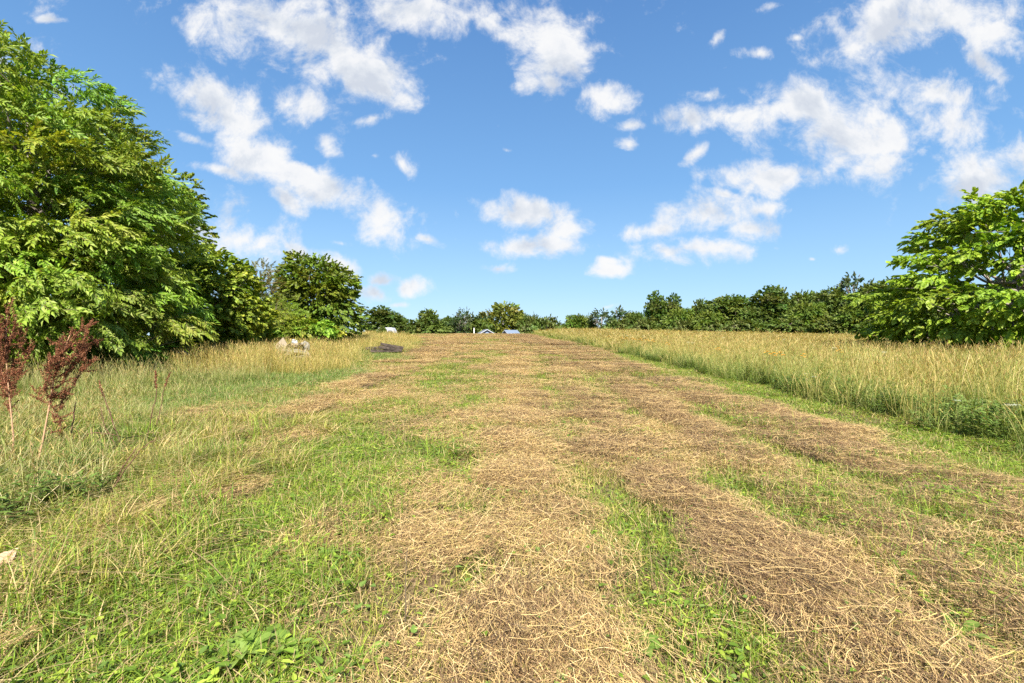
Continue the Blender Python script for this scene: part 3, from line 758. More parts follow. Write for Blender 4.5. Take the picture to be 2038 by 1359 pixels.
def make_tree(name, label, cat, loc, lobes, templates, per_area, trunk, tr, bark=(.16, .13, .10), group=None, nlimb=14, crown_name='crown', **kw):
    root = empty(name, loc, label, cat, group)
    crown(lobes, templates, per_area, **kw).obj(crown_name, M_LEAF, root)
    limbs(trunk, tr, lobes, np.array(bark), nlimb, seed=len(lobes)).obj('trunk', M_BARK, root, True)
    return root


# --- the big bright tree at the left
ASH = ((.19, .295, .025), (.25, .345, .04), (.14, .23, .02), (.32, .40, .07))
ash_t = [spray_template(13, .44, .165, .062, 'lance', ASH, .7) for _ in range(6)]
bx, by, bz = -13.6, 13.6, float(ground_z(-13.6, 13.6))
ells = [(0, 0, 4.2, 3.7, 3.8, 4.0), (-.4, -.2, 6.2, 3.2, 3.0, 2.9), (1.7, -.2, 3.3, 1.9, 2.4, 2.6), (-3, -1, 4, 3.5, 3, 4), (.3, -1.8, 2.0, 3.2, 2.2, 1.8), (-.2, -2.6, 1.0, 3.6, 1.8, 1.0), (2.0, -1.8, 1.8, 2.2, 1.8, 1.6), (3.0, .2, 1.6, 1.5, 1.6, 1.6)]
lob = shell_lobes(ells, 200, (.5, 1.0), .6, .1, .5, 3)
make_tree('broadleaf_tree', 'tall bright green tree with long drooping leaflets filling the left edge behind the red-brown dock', 'tree',
          (bx, by, bz), lob, ash_t, 17, [(0, 0, -.2), (.1, 0, 1.5), (0, .1, 3.5), (.1, 0, 5.5), (0, 0, 7.5)], .26, bark=(.20, .17, .14), nlimb=40, flat=-.2, droop=.35, tint=.10, inner=.75, lump=.08, bottom=.2)

# --- catalpa like tree at the right
CAT = ((.23, .34, .025), (.29, .40, .035), (.18, .28, .02), (.35, .44, .05))
cat_t = [spray_template(12, .45, .19, .145, 'heart', CAT, .5, False) for _ in range(6)]
bx, by, = 23.2, 22.0; bz = float(ground_z(bx, by))
rg = np.random.default_rng(12); lob = []
for zc, rad, nn in [(1.5, 5.2, 17), (2.4, 5.8, 22), (3.3, 5.6, 22), (4.3, 5.1, 20), (5.3, 4.3, 18), (6.2, 3.4, 13), (7.0, 2.4, 9), (7.6, 1.2, 5)]:
    for i in range(nn):
        a = i / nn * 2 * np.pi + rg.uniform(-.2, .2); q = rad * np.sqrt(rg.uniform(.25, 1.0))
        lob.append((q * np.cos(a), q * np.sin(a), zc + rg.uniform(-.35, .35) - .06 * q, rg.uniform(.75, 1.25), rg.uniform(.75, 1.25), rg.uniform(.28, .42)))
lob = np.array(lob)
make_tree('catalpa_tree', 'wide spreading tree with big yellow green leaves and pale limbs at the right edge', 'tree', (bx, by, bz), lob, cat_t, 12.0,
          [(0, 0, -.2), (-.15, 0, 1.4), (.1, .1, 3.0), (0, 0, 4.6), (.1, 0, 6.6)], .24, bark=(.28, .24, .20), nlimb=60, flat=.1, droop=.35, inner=.3, bottom=.25, tint=.07)

# --- middle distance on the left
MAP = ((.15, .225, .022), (.20, .27, .03), (.11, .17, .018), (.26, .31, .045))
OLV = ((.17, .18, .045), (.20, .21, .055), (.13, .145, .03))
VIN = ((.21, .30, .025), (.27, .35, .035), (.15, .22, .02), (.34, .39, .05))
map_t = [spray_template(9, .30, .13, .12, 'heart', MAP, .35, False) for _ in range(5)]
vin_t = [spray_template(8, .24, .13, .12, 'heart', VIN, .5, False) for _ in range(5)]
olv_t = [spray_template(12, .34, .10, .05, 'lance', OLV, .15) for _ in range(5)]
peach_t = [spray_template(11, .34, .12, .03, 'lance', VIN, 1.0) for _ in range(5)]


def mid_tree(name, label, px, Y, top, wpx, tmpl, nl, lr, per, zlow=.4, cat='tree', bark=(.16, .13, .10), squash=.75, deep=.8, ells=None, group=None, seed=None, tr=.14, **kw):
    kw.setdefault('flat', -.25)
    x, y, z = at(px, Y); H = z_at(top, Y) - z; rx = wpx / F * Y / 2; ry = rx * deep
    if ells is None: ells = [(0, 0, H * .5 + zlow * .4, rx, ry, (H - zlow) * .5), (rx * .2, 0, H * .66, rx * .7, ry * .7, H * .34)]
    lob = shell_lobes(ells, nl, lr, squash, .12, .15, seed or int(px))
    return make_tree(name, label, cat, (x, y, z), lob, tmpl, per, [(0, 0, -.2), (.1, 0, H * .25), (-.1, .05, H * .5), (0, 0, H * .8)], tr, bark=bark, nlimb=min(18, nl), group=group, **kw)


mid_tree('maple_tree', 'darker lobed leaf tree peeping out behind the right edge of the tall bright tree', 322, 22.5, 335, 170, map_t, 45, (.6, 1.1), 9, 1.5, tr=.2)
mid_tree('vine_thicket', 'dense mound of vines with rounded leaves right of the tall bright tree', 392, 18.5, 495, 245, vin_t, 60, (.5, .95), 20, 0, 'vine thicket', deep=.6, inner=.9, lump=.06, tint=.05, tr=.1)
mid_tree('leafy_shrub', 'loose olive green shrub with thin twigs between vine thicket and round tree', 510, 27, 522, 120, olv_t, 44, (.45, .8), 22, 0, 'shrub', bark=(.3, .25, .2), inner=.4, tr=.08, lump=.3)
mid_tree('round_tree', 'dark green round-headed tree standing alone at the end of the left thicket', 634, 29, 519, 172, map_t, 80, (.4, .95), 17, .5, tr=.2, deep=.9, inner=.7, lump=.12, ells=[(0, 0, 3.0, 2.3, 2.1, 2.6), (-.9, 0, 4.3, 1.5, 1.5, 1.5), (.9, .2, 4.0, 1.3, 1.3, 1.3), (1.3, -.3, 2.2, 1.4, 1.4, 1.6), (-1.4, -.2, 2.0, 1.3, 1.3, 1.5), (.1, 0, 4.8, 1.0, 1.0, 1.1)])
mid_tree('sparse_tree', 'thin sparse tree poking its bare top above the left thicket beside the round tree', 578, 31, 500, 60, olv_t, 12, (.3, .5), 5, 2.2, 'tree', bark=(.2, .16, .12), inner=.2, tr=.07, lump=.4)
mid_tree('leafy_shrub', 'light green bush with narrow hanging leaves below the olive shrub', 545, 25, 590, 110, peach_t, 34, (.4, .7), 20, 0, 'shrub', tr=.06)
mid_tree('vine_thicket', 'low bright vine mound at the foot of the round tree behind the pale rubble', 600, 25.5, 632, 150, vin_t, 34, (.3, .6), 22, 0, 'vine thicket', tr=.05)
mid_tree('leafy_shrub', 'low green shrub at the grass edge right of the vine thicket', 470, 21.5, 598, 140, vin_t, 34, (.4, .7), 20, 0, 'shrub', tr=.05)
mid_tree('leafy_shrub', 'dense dark bush filling the shade under the catalpa tree', 1975, 23.5, 628, 260, vin_t, 40, (.45, .8), 10, 0, 'shrub', tr=.06, bias=0) if False else \
    mid_tree('leafy_shrub', 'dense dark bush filling the shade under the wide right tree', 1975, 23.5, 630, 260, map_t, 40, (.45, .8), 9, 0, 'shrub', tr=.06)

# --- far trees: a few kinds, copied
FAR = ((.11, .17, .03), (.15, .20, .04), (.08, .13, .025), (.20, .25, .055))
FARL = ((.16, .225, .03), (.20, .26, .04), (.13, .19, .03))
FARY = ((.27, .29, .05), (.32, .33, .07), (.21, .25, .045))
FARB = ((.07, .11, .035), (.09, .13, .045), (.055, .09, .03))


def far_spray(cols): return [spray_template(7, .6, .36, .26, 'heart', cols, .3, False) for _ in range(4)]


def far_kind(cols, ells, nl, lr, per=5, squash=.7, seed=0, **kw):
    lob = shell_lobes(ells, nl, lr, squash, .1, .3, seed)
    H = max(l[2] + l[5] for l in lob)
    kw.setdefault('inner', .8); kw.setdefault('lump', .08); kw.setdefault('flat', -.2); cm = crown(lob, far_spray(cols), per * 1.7, tint=.10, **kw).mesh('crown', M_LEAF)
    tm = limbs([(0, 0, -.3), (.1, 0, H * .3), (-.1, 0, H * .6), (0, 0, H * .85)], .2, lob, np.array([.22, .18, .15]), 12, seed, rmin=.03).mesh('trunk', M_BARK, True)
    V = np.array([l[:3] for l in lob]); W = max(l[0] + l[3] for l in lob) - min(l[0] - l[3] for l in lob)
    return cm, tm, H, W


K = {
    'round': far_kind(FAR, [(0, 0, 4.6, 4.2, 3.6, 4.4), (-1, 0, 6, 3, 3, 3)], 60, (.9, 1.5), 3.2, seed=21),
    'round_pale': far_kind(FARL, [(0, 0, 4.2, 4.4, 3.6, 4.0), (1.2, 0, 5.5, 2.6, 2.6, 2.8)], 55, (.9, 1.5), 3.2, seed=22),
    'tall': far_kind(FAR, [(0, 0, 3.6, 2.6, 2.4, 3.4), (0, 0, 6.2, 1.9, 1.8, 2.8), (0, 0, 8.3, 1.0, 1, 1.7)], 52, (.6, 1.05), 4.2, seed=23),
    'sparse': far_kind(FARB, [(0, 0, 6.3, 3.0, 2.6, 2.4), (-.6, 0, 4.2, 2.4, 2, 2)], 24, (.6, 1.0), 2.6, seed=24, inner=.3),
    'yellow': far_kind(FARY, [(0, 0, 4.6, 4.4, 3.6, 4.3), (-1, 0, 6, 3, 3, 2.8), (2.6, 0, 3.4, 2.6, 2, 3)], 60, (.8, 1.4), 2.6, seed=25, inner=.5),
    'bush': far_kind(FAR, [(0, 0, 1.8, 3.4, 2.4, 1.9)], 30, (.7, 1.2), 3.6, seed=26),
    'lumpy': far_kind(FAR, [(-1.5, 0, 4, 3, 3, 3.8), (1.8, 0, 3.2, 3, 3, 3.2), (-1.2, 0, 6.8, 2, 2, 2.2)], 58, (.8, 1.4), 3.2, seed=27),
}
LAB = {'round': 'round dark green tree', 'round_pale': 'rounded light green tree', 'tall': 'tall narrow tree', 'sparse': 'open-crowned sparse tree', 'yellow': 'broad olive yellow tree', 'bush': 'low green bush', 'lumpy': 'dark tree of several heads'}
FARLIST = [  # column, top row, distance, kind, width px, label
    (757, 612, 62, 'tall', 44, 'tall conical tree right beside the round tree, above the white trailer', 1),
    (760, 650, 54, 'bush', 14, 'small bush growing in front of the left end of the white trailer', 2),
    (733, 630, 66, 'sparse', 36, 'thin bluish tree at the left of the trailer', 1),
    (782, 622, 66, 'tall', 34, 'narrow tree just right of the white trailer', 2),
    (797, 632, 70, 'round', 26, 'small round tree between the trailer and the far hedge', 3),
    (838, 638, 112, 'bush', 70, 'low dark bush at the left end of the far hedge', 1),
    (864, 619, 112, 'lumpy', 62, 'highest lumpy tree of the far hedge left of the houses', 2),
    (893, 633, 116, 'round', 46, 'round tree right of the highest tree in the far hedge', 3),
    (916, 626, 112, 'sparse', 34, 'gappy tree in the far hedge below the floating twig', 4),
    (925, 614, 118, 'sparse', 18, 'thin twiggy top rising over the far hedge', 5),
    (944, 637, 120, 'bush', 56, 'low bush behind the white post', 6),
    (963, 624, 128, 'sparse', 40, 'open bluish tree behind the left house', 1),
    (1000, 606, 132, 'yellow', 92, 'broad olive yellow tree standing between the two houses', 1),
    (1048, 630, 130, 'round', 40, 'dark round tree right of the olive yellow tree', 1),
    (1063, 633, 128, 'bush', 40, 'dark bush right of the right house', 2),
    (1090, 636, 125, 'bush', 56, 'long low bush at the left end of the meadow horizon', 3),
    (1150, 630, 125, 'round_pale', 44, 'bright green bush alone left of the right tree line', 1),
    (1170, 634, 125, 'bush', 30, 'small bush leaning on the bright green bush', 1),
    (1197, 616, 120, 'sparse', 40, 'see-through tree at the left end of the right tree line', 1),
    (1233, 613, 116, 'sparse', 44, 'ragged leaning tree in the right tree line left of the tall pair', 2),
    (1262, 624, 112, 'round', 44, 'rounded tree just left of the tall pair', 3),
    (1306, 587, 104, 'tall', 40, 'taller left tree of the conical pair in the right tree line', 4),
    (1339, 591, 104, 'tall', 34, 'right tree of the conical pair in the right tree line', 5),
    (1352, 617, 98, 'round_pale', 52, 'yellow green tree in front of the conical pair', 6),
    (1385, 600, 98, 'lumpy', 56, 'lumpy tree right of the conical pair', 1),
    (1412, 622, 90, 'round_pale', 50, 'light green tree low in the right tree line', 2),
    (1452, 592, 92, 'round', 82, 'wide dome-shaped tree in the middle of the right tree line', 3),
    (1500, 612, 88, 'round', 50, 'low tree right of the wide dome-shaped tree', 4),
    (1527, 577, 88, 'tall', 56, 'first of the two high heads right of the dome-shaped tree', 5),
    (1558, 573, 88, 'lumpy', 70, 'second and higher head right of the dome-shaped tree', 6),
    (1600, 584, 88, 'round', 62, 'flat-topped tree right of the two high heads', 1),
    (1608, 606, 80, 'round_pale', 60, 'light green tree in front of the flat-topped tree', 2),
    (1640, 585, 84, 'round', 56, 'dark tree between the flat-topped tree and the tallest one', 3),
    (1672, 577, 80, 'lumpy', 76, 'large tree below the tallest open-topped tree', 4),
    (1698, 546, 80, 'sparse', 46, 'tallest open-topped tree of the right tree line', 5),
    (1700, 610, 74, 'round_pale', 60, 'light green tree below the tallest one', 6),
    (1738, 568, 74, 'round', 70, 'dark tree touching the left tip of the wide right tree', 1),
    (1790, 560, 70, 'lumpy', 90, 'dark tree behind the left limbs of the wide right tree', 2),
    (1860, 566, 66, 'round', 100, 'dark tree behind the middle of the wide right tree', 3),
    (1935, 570, 64, 'lumpy', 100, 'dark tree behind the trunk of the wide right tree', 4),
    (2010, 566, 62, 'round', 110, 'dark tree behind the right side of the wide right tree', 5),
    (1480, 640, 84, 'bush', 60, 'low bush at the foot of the dome-shaped tree', 2),
    (1570, 636, 80, 'bush', 70, 'low bush at the foot of the two high heads', 3),
    (1655, 636, 76, 'bush', 70, 'low bush at the foot of the large tree', 4),
    (1750, 640, 68, 'bush', 70, 'low bush at the foot of the dark tree by the wide right tree', 5),
    (1285, 640, 100, 'bush', 50, 'low bush at the foot of the conical pair', 6),
    (1230, 640, 108, 'bush', 50, 'low bush under the ragged leaning tree', 1),
    (1365, 640, 94, 'bush', 50, 'low bush at the foot of the yellow green tree', 2),
    (1430, 640, 88, 'bush', 50, 'low bush between the light green and dome-shaped trees', 4),
]
for (px, top, Y, kd, wpx, lb, sd) in FARLIST:
    cm, tm, H, W = K[kd]; x, y, z = at(px, Y); hh = z_at(top, Y) - z
    nm = 'far_bush' if kd == 'bush' else 'far_tree'
    root = empty(nm, (x, y, z), lb, 'bush' if kd == 'bush' else 'tree', 'bushes and trees on the horizon')
    sx = wpx / F * Y / W * 1.3; sz = hh / H
    if kd == 'sparse' and wpx < 30: sx *= 1.4
    root.scale = (sx, sx, sz)
    rz = random.Random(sd * 7 + px).uniform(-.5, .5) + (sd % 2) * math.pi
    for nmn, mm in (('crown', cm), ('trunk', tm)):
        o = bpy.data.objects.new(nmn, mm); C.objects.link(o); o.parent = root; o.rotation_euler = (0, 0, rz)

# ------------------------------------------------------------------ dock plants and dead stalks
def px_point(px, py, Y): return np.array([(px - CX) / F * Y, Y, z_at(py, Y)])


def seed_mass(g, pts, n, spread, size=.0065):
    pts = np.asarray(pts); t = R(0, len(pts) - 1.001, n); i = t.astype(int); f = (t - i)[:, None]; p = pts[i] * (1 - f) + pts[i + 1] * f
    p = p + rng.normal(0, spread, (n, 3)) * (1 - .5 * (t / len(pts)))[:, None]
    cols = np.array([(.19, .065, .028), (.25, .095, .045), (.13, .045, .022), (.33, .15, .075), (.20, .075, .04)])
    leafcard(g, p, rng.normal(0, 1, (n, 3)), rng.normal(0, 1, (n, 3)), R(size * .8, size * 1.7, n), R(size * .7, size * 1.4, n), cols[rng.integers(0, 5, n)] * R(.7, 1.3, n)[:, None], 'heart')


def dock(label, px, py, path, branches, Yoff=0, stem_r=.009):
    x0, Y = px_ground(px, py); base = np.array([x0, Y, float(ground_z(x0, Y))])
    root = empty('dock_plant', base, label, 'dock plant', 'dead dock plants at the left')
    P = np.array([px_point(a, b, Y + dy) for a, b, dy in path]) - base; P[0] = (0, 0, -.03)
    g = Geo(); tube(g, P, np.linspace(stem_r, stem_r * .35, len(P)), np.array([.55, .33, .19]), 7)
    g.obj('stem', M_DRY, root, True)
    h = Geo(); b = Geo()
    for br in branches:
        Q = np.array([px_point(a, c, Y + dy) for a, c, dy in br]) - base
        # smooth resample
        tt = np.linspace(0, len(Q) - 1, 9); Q = np.array([[np.interp(t, range(len(Q)), Q[:, k]) for k in range(3)] for t in tt])
        Q[1:-1] += rng.normal(0, .006, (7, 3)); tube(b, Q, np.linspace(.0035, .0012, 9), np.array([.30, .14, .08]), 4)
        L = np.linalg.norm(Q[-1] - Q[0]); seed_mass(h, Q, int(L * 620), .018)
        for _ in range(int(L * 40)):
            i = rng.integers(1, 9); d = unit(Q[min(i, 8)] - Q[i - 1] + rng.normal(0, .35, 3) * np.linalg.norm(Q[1] - Q[0]) * 2); l = R(.04, .12); q = Q[i - 1] + np.outer(np.linspace(0, 1, 4), d * l) + np.array([0, 0, .02]) * np.linspace(0, 1, 4)[:, None] ** 2
            seed_mass(h, q, int(l * 1100), .006)
    w = rosette(7, .22, .025, [(.34, .24, .12), (.25, .16, .08)], (.2, 1.2)); w.obj('withered_leaf', M_DRY, root)
    b.obj('branch', M_DRY, root, True); h.obj('seed_head', M_DRY, root)
    return root


dock('large red-brown dock with a spreading seed head leaning to the right', 66, 955,
     [(66, 955, 0), (85, 880, .0), (98, 810, .02), (108, 750, .03), (130, 690, .04), (142, 660, .05)],
     [[(108, 750, 0), (125, 700, 0), (150, 665, 0), (186, 638, 0)], [(105, 760, .05), (140, 730, .1), (170, 690, .12), (200, 675, .15)], [(103, 775, 0), (95, 735, -.05), (118, 700, -.1), (125, 668, -.1)],
      [(104, 790, 0), (135, 770, .0), (165, 735, .1), (195, 712, .1)], [(102, 795, 0), (90, 775, -.1), (92, 745, -.15), (100, 715, -.15)], [(104, 790, .05), (125, 790, .1), (150, 770, .1), (160, 740, .2)],
      [(100, 805, 0), (120, 815, .05), (130, 790, .05), (150, 755, .05)], [(115, 730, 0), (140, 715, -.1), (160, 690, -.15), (170, 655, -.15)], [(97, 815, 0), (115, 830, 0), (122, 850, 0), (118, 870, 0)],
      [(100, 800, 0), (85, 800, 0), (76, 790, 0), (82, 770, .05)], [(110, 745, 0), (118, 720, 0), (135, 690, 0), (145, 650, 0)], [(104, 780, .05), (128, 755, .05), (150, 720, .08), (180, 690, .1)]])
dock('upright red-brown dock with a narrow seed head at the left edge', 24, 940,
     [(24, 940, 0), (27, 870, 0), (20, 800, 0), (14, 740, 0), (12, 680, 0), (14, 620, 0)],
     [[(14, 740, 0), (12, 690, 0), (14, 640, 0), (26, 592, 0)], [(16, 760, 0), (30, 730, .05), (38, 690, .05), (42, 650, .1)], [(18, 780, 0), (2, 740, 0), (-4, 690, 0), (-2, 640, .0)], [(18, 790, 0), (8, 770, 0), (2, 740, .1), (6, 700, .1)],
      [(20, 770, .05), (40, 740, .05), (55, 710, .05), (62, 675, .05)], [(12, 700, 0), (20, 680, 0), (28, 650, 0), (33, 625, 0)], [(14, 720, 0), (2, 700, -.1), (-8, 660, -.1), (-6, 610, -.1)], [(20, 800, 0), (28, 780, 0), (34, 760, 0), (38, 730, 0)],
      [(22, 820, 0), (12, 800, .05), (6, 780, .05), (8, 750, .05)]], stem_r=.008)
STALKS = [
    ('dark dead stalk with a rusty tip rising right of the big dock', [(247, 905), (228, 850), (210, 800), (198, 758)], .0045, 1),
    ('dark stalk with forked rusty seed tips at the tall grass edge', [(290, 890), (302, 830), (312, 780), (310, 738)], .004, 2),
    ('short forked stalk beside the one with rusty seed tips', [(300, 880), (318, 820), (326, 775), (338, 742)], .0035, 1),
    ('kinked fallen stalk bent over the grass right of the big dock', [(135, 915), (160, 880), (182, 860), (215, 862), (250, 872), (283, 868)], .005, 0),
    ('slanted bare stalk leaning right below the kinked one', [(200, 1010), (245, 940), (285, 890), (312, 872)], .0035, 0),
    ('short slanted bare stalk left of the long slanted one', [(222, 985), (245, 930), (270, 893)], .0045, 0),
    ('thin bare stalk leaning left behind the kinked one', [(242, 912), (225, 880), (208, 850), (200, 810)], .0035, 0),
    ('short rusty stalk close to the right of the big dock', [(134, 900), (142, 860), (148, 820), (152, 800)], .006, 0),
]
for lb, path, r_, sd in STALKS:
    x0, Y = px_ground(*path[0]); base = np.array([x0, Y, float(ground_z(x0, Y))]); root = empty('dead_stalk', base, lb, 'dead stalk', 'dead stalks at the left')
    P = np.array([px_point(a, b, Y + .02 * i) for i, (a, b) in enumerate(path)]) - base; P[0, 2] = -.02
    tt = np.linspace(0, len(P) - 1, 12); P = np.array([[np.interp(t, range(len(P)), P[:, k]) for k in range(3)] for t in tt]); P[1:-1] += rng.normal(0, .004, (10, 3))
    g = Geo(); tube(g, P, np.linspace(r_ * 1.5, r_ * .8, 12), np.array([.15, .075, .05]), 6); g.obj('stem', M_DRY, root, True)
    if sd:
        h = Geo(); seed_mass(h, P[8:], 160 * sd, .006, .009); h.obj('seed_head', M_DRY, root)
# the thin dark stick standing in the middle foreground
x0, Y = px_ground(806, 1278); root = empty('dead_stalk', (x0, Y, float(ground_z(x0, Y))), 'thin dark upright stick standing alone in the middle foreground grass', 'dead stalk')
g = Geo(); tube(g, [(0, 0, -.02), (.003, 0, .12), (0, .01, .24), (.006, .02, .36)], [.003, .0028, .0022, .0012], np.array([.12, .09, .06]), 6); g.obj('stem', M_DRY, root, True)


# ------------------------------------------------------------------ broad leaved weeds
WEEDS = [
    (520, 935, .26, .035, 14, 'largest broad-leaved dock rosette left of the hay, in the middle of the left grass'),
    (455, 965, .16, .014, 16, 'narrow-leaved plantain tuft left of the largest rosette'),
    (545, 1318, .17, .05, 7, 'rosette with two very broad leaves at the bottom edge'),
    (475, 1335, .18, .032, 8, 'leafy weed in the bottom left grass left of the very broad leaves'),
    (640, 1130, .16, .02, 10, 'upright leafy tuft in the lush green patch left of the hay'),
    (560, 1180, .15, .022, 9, 'spreading weed in the lush green patch nearer the bottom'),
    (690, 1075, .14, .025, 9, 'broad weed at the top of the lush green patch'),
    (405, 945, .15, .03, 9, 'broad weed beside the tall grass clump at the left'),
    (195, 885, .20, .04, 7, 'pale standing leaves just right of the dock plants'),
    (345, 840, .14, .03, 8, 'small weed at the edge of the rough grass'),
    (800, 850, .14, .025, 10, 'dark green weed on the hay in the middle distance'),
    (870, 845, .12, .02, 9, 'smaller dark weed right of the one on the hay'),
    (1320, 1085, .10, .03, 6, 'small bright leaf pair between hay rows in front'),
    (1380, 1160, .14, .025, 8, 'low weed in the green gap right of the middle hay row'),
    (1480, 905, .16, .028, 8, 'weed in the green gap between the two right hay rows'),
    (1640, 1010, .14, .03, 8, 'weed growing in the right hay row'),
    (1910, 1290, .16, .03, 8, 'weed in the green gap at the lower right'),
    (1270, 1325, .14, .035, 7, 'broad weed at the bottom edge right of the centre'),
    (1900, 1010, .18, .03, 10, 'silvery weed at the right beside the green strip'),
]
for (px, py, l, w, n, lb) in WEEDS:
    x0, Y = px_ground(px, py); o = rosette(n + 4, l * 1.0, w * .85, WL).obj('broadleaf_weed', M_GRASS); o.location = (x0, Y, float(ground_z(x0, Y)) + .01); tag(o, lb, 'weed', 'broad-leaved weeds in the cut grass')

# ------------------------------------------------------------------ meadow flowers
def flower_mesh(kind):
    g = Geo(); hh = .78 if kind == 'orange' else .85
    tube(g, [(0, 0, 0), (.01, 0, hh * .5), (0, .01, hh)], [.003, .0025, .002], np.array([.2, .25, .08]), 4)
    st = g
    heads = []
    h = Geo()
    if kind == 'orange':
        for (ox, oy, oz) in ((0, 0, 0), (.05, .02, -.06), (-.04, .03, -.03)):
            h = Geo(); heads.append(h); n = 11; th = np.arange(n) * 2 * np.pi / n
            leafcard(h, np.tile([ox, oy, hh + oz], (n, 1)), np.column_stack([np.cos(th), np.sin(th) - .25, R(.0, .25, n)]), np.tile([0, -.5, 1.], (n, 1)), np.full(n, .040), np.full(n, .016), np.tile([.80, .36, .01], (n, 1)))
            leafcard(h, np.tile([ox, oy, hh + oz + .006], (5, 1)), np.column_stack([np.cos(th[:5] * 2.2), np.sin(th[:5] * 2.2), .4 + 0 * th[:5]]), np.tile([0, 0, 1.], (5, 1)), np.full(5, .012), np.full(5, .012), np.tile([.05, .02, .01], (5, 1)))
            if oz: tube(st, [(0, 0, hh * .7), (ox, oy, hh + oz)], [.002, .0015], np.array([.2, .25, .08]), 4)
    else:
        heads.append(h)
        for k in range(5):
            a = k * 1.256; c = np.array([.035 * np.cos(a), .035 * np.sin(a), hh + .01]); tube(st, [(0, 0, hh * .92), c], [.0015, .001], np.array([.25, .3, .12]), 4); p = c + rng.normal(0, .010, (22, 3)) * [1, 1, .9]
            leafcard(h, p, rng.normal(0, 1, (22, 3)) * [1, 1, .2], np.tile([0, 0, 1.], (22, 1)), np.full(22, .009), np.full(22, .007), np.tile([.85, .85, .80], (22, 1)))
    return [('stem', st.mesh('stem', M_GRASS))] + [('flower_head', h_.mesh('flower_head', M_GRASS)) for h_ in heads]


FM = {k: flower_mesh(k) for k in ('orange', 'white')}
rf = random.Random(5)
FL = [(1262, 703, 'orange'), (1275, 698, 'orange'), (1289, 702, 'orange'), (1262, 714, 'orange'), (1328, 701, 'orange'), (1212, 698, 'orange'), (1238, 690, 'orange'), (1090, 663, 'orange'), (1076, 659, 'orange'),
      (1528, 712, 'orange'), (1540, 712, 'orange'), (1553, 705, 'orange'), (1667, 692, 'orange'), (1672, 700, 'orange'), (1300, 718, 'orange'), (1248, 708, 'orange'), (1600, 716, 'orange'), (1430, 724, 'orange'),
      (1195, 668, 'white'), (1222, 668, 'white'), (1248, 672, 'white'), (1370, 702, 'white'), (1378, 712, 'white'), (1330, 664, 'white'), (1513, 669, 'white'), (1160, 662, 'white'), (1660, 696, 'white'), (1760, 705, 'white'),
      (1604, 762, 'white'), (1620, 765, 'white'), (2015, 858, 'white'), (2025, 868, 'white'), (2006, 848, 'white'), (1905, 830, 'white'), (1140, 660, 'white'), (1280, 672, 'white'), (1440, 676, 'white'), (1560, 680, 'white')]
FL.sort(key=lambda f: f[0]); cnt = {'orange': 0, 'white': 0}
ORD = 'leftmost second third fourth fifth sixth seventh eighth ninth tenth eleventh twelfth thirteenth fourteenth fifteenth sixteenth seventeenth eighteenth nineteenth twentieth'.split()
for i, (px, py, kd) in enumerate(FL):
    # the flower head stands ~0.82 m above the ground: solve the distance for the head row
    best = None
    for Y in np.linspace(6.0, 70, 500):
        x = (px - CX) / F * Y
        if x < meadow_edge(Y) + .05: continue
        zz = float(ground_z(x, Y)) + (.78 if kd == 'orange' else .87) * (.5 if py > 750 else 1); e = abs(CY - (zz - CAM_H) * F / Y - py)
        if best is None or e < best[0] - .2: best = (e, x, Y)
    e, x, Y = best
    grp = 'orange flowers in the meadow' if kd == 'orange' else 'white flowers in the meadow'
    k_ = ORD[cnt[kd]]; cnt[kd] += 1; pl = 'open meadow grass' if x > meadow_edge(Y) + 3 else 'grass at the meadow edge'
    lb = '%s %s wildflower%s, in the %s' % (k_, 'orange daisy-like' if kd == 'orange' else 'small white lacy', '' if k_ == 'leftmost' else ' from the left', pl)
    root = empty('wildflower', (x, Y, float(ground_z(x, Y))), lb, 'flower', grp)
    s = 1.12 if Y < 20 else 1.25; s = .8 if Y < 10 else s; root.scale = (s, s, .52 if py > 750 else 1.06 if Y < 20 else 1.12)
    root.rotation_euler = (0, 0, rf.uniform(-.6, .6))
    for nm, mm in FM[kd]:
        o = bpy.data.objects.new(nm, mm); C.objects.link(o); o.parent = root


# ------------------------------------------------------------------ solids: rocks, timbers, trailer, houses
def box(g, c, s, col, rz=0, jit=0, tilt=(0, 0)):
    V = np.array([[x, y, z] for x in (-.5, .5) for y in (-.5, .5) for z in (-.5, .5)]) * s
    if jit: V = V + rng.normal(0, jit, V.shape)
    rx, ry = tilt; Rx = np.array([[1, 0, 0], [0, math.cos(rx), -math.sin(rx)], [0, math.sin(rx), math.cos(rx)]]); Ry = np.array([[math.cos(ry), 0, math.sin(ry)], [0, 1, 0], [-math.sin(ry), 0, math.cos(ry)]])
    Rz = np.array([[math.cos(rz), -math.sin(rz), 0], [math.sin(rz), math.cos(rz), 0], [0, 0, 1]]); V = V @ (Rz @ Ry @ Rx).T + np.asarray(c)
    q = [(0, 1, 3, 2), (4, 6, 7, 5), (0, 4, 5, 1), (2, 3, 7, 6), (0, 2, 6, 4), (1, 5, 7, 3)]
    T = [t for a, b, c_, d in q for t in ((a, b, c_), (a, c_, d))]
    Vs = V[np.array(T).ravel()]; g.add(Vs, np.arange(36).reshape(-1, 3), col)


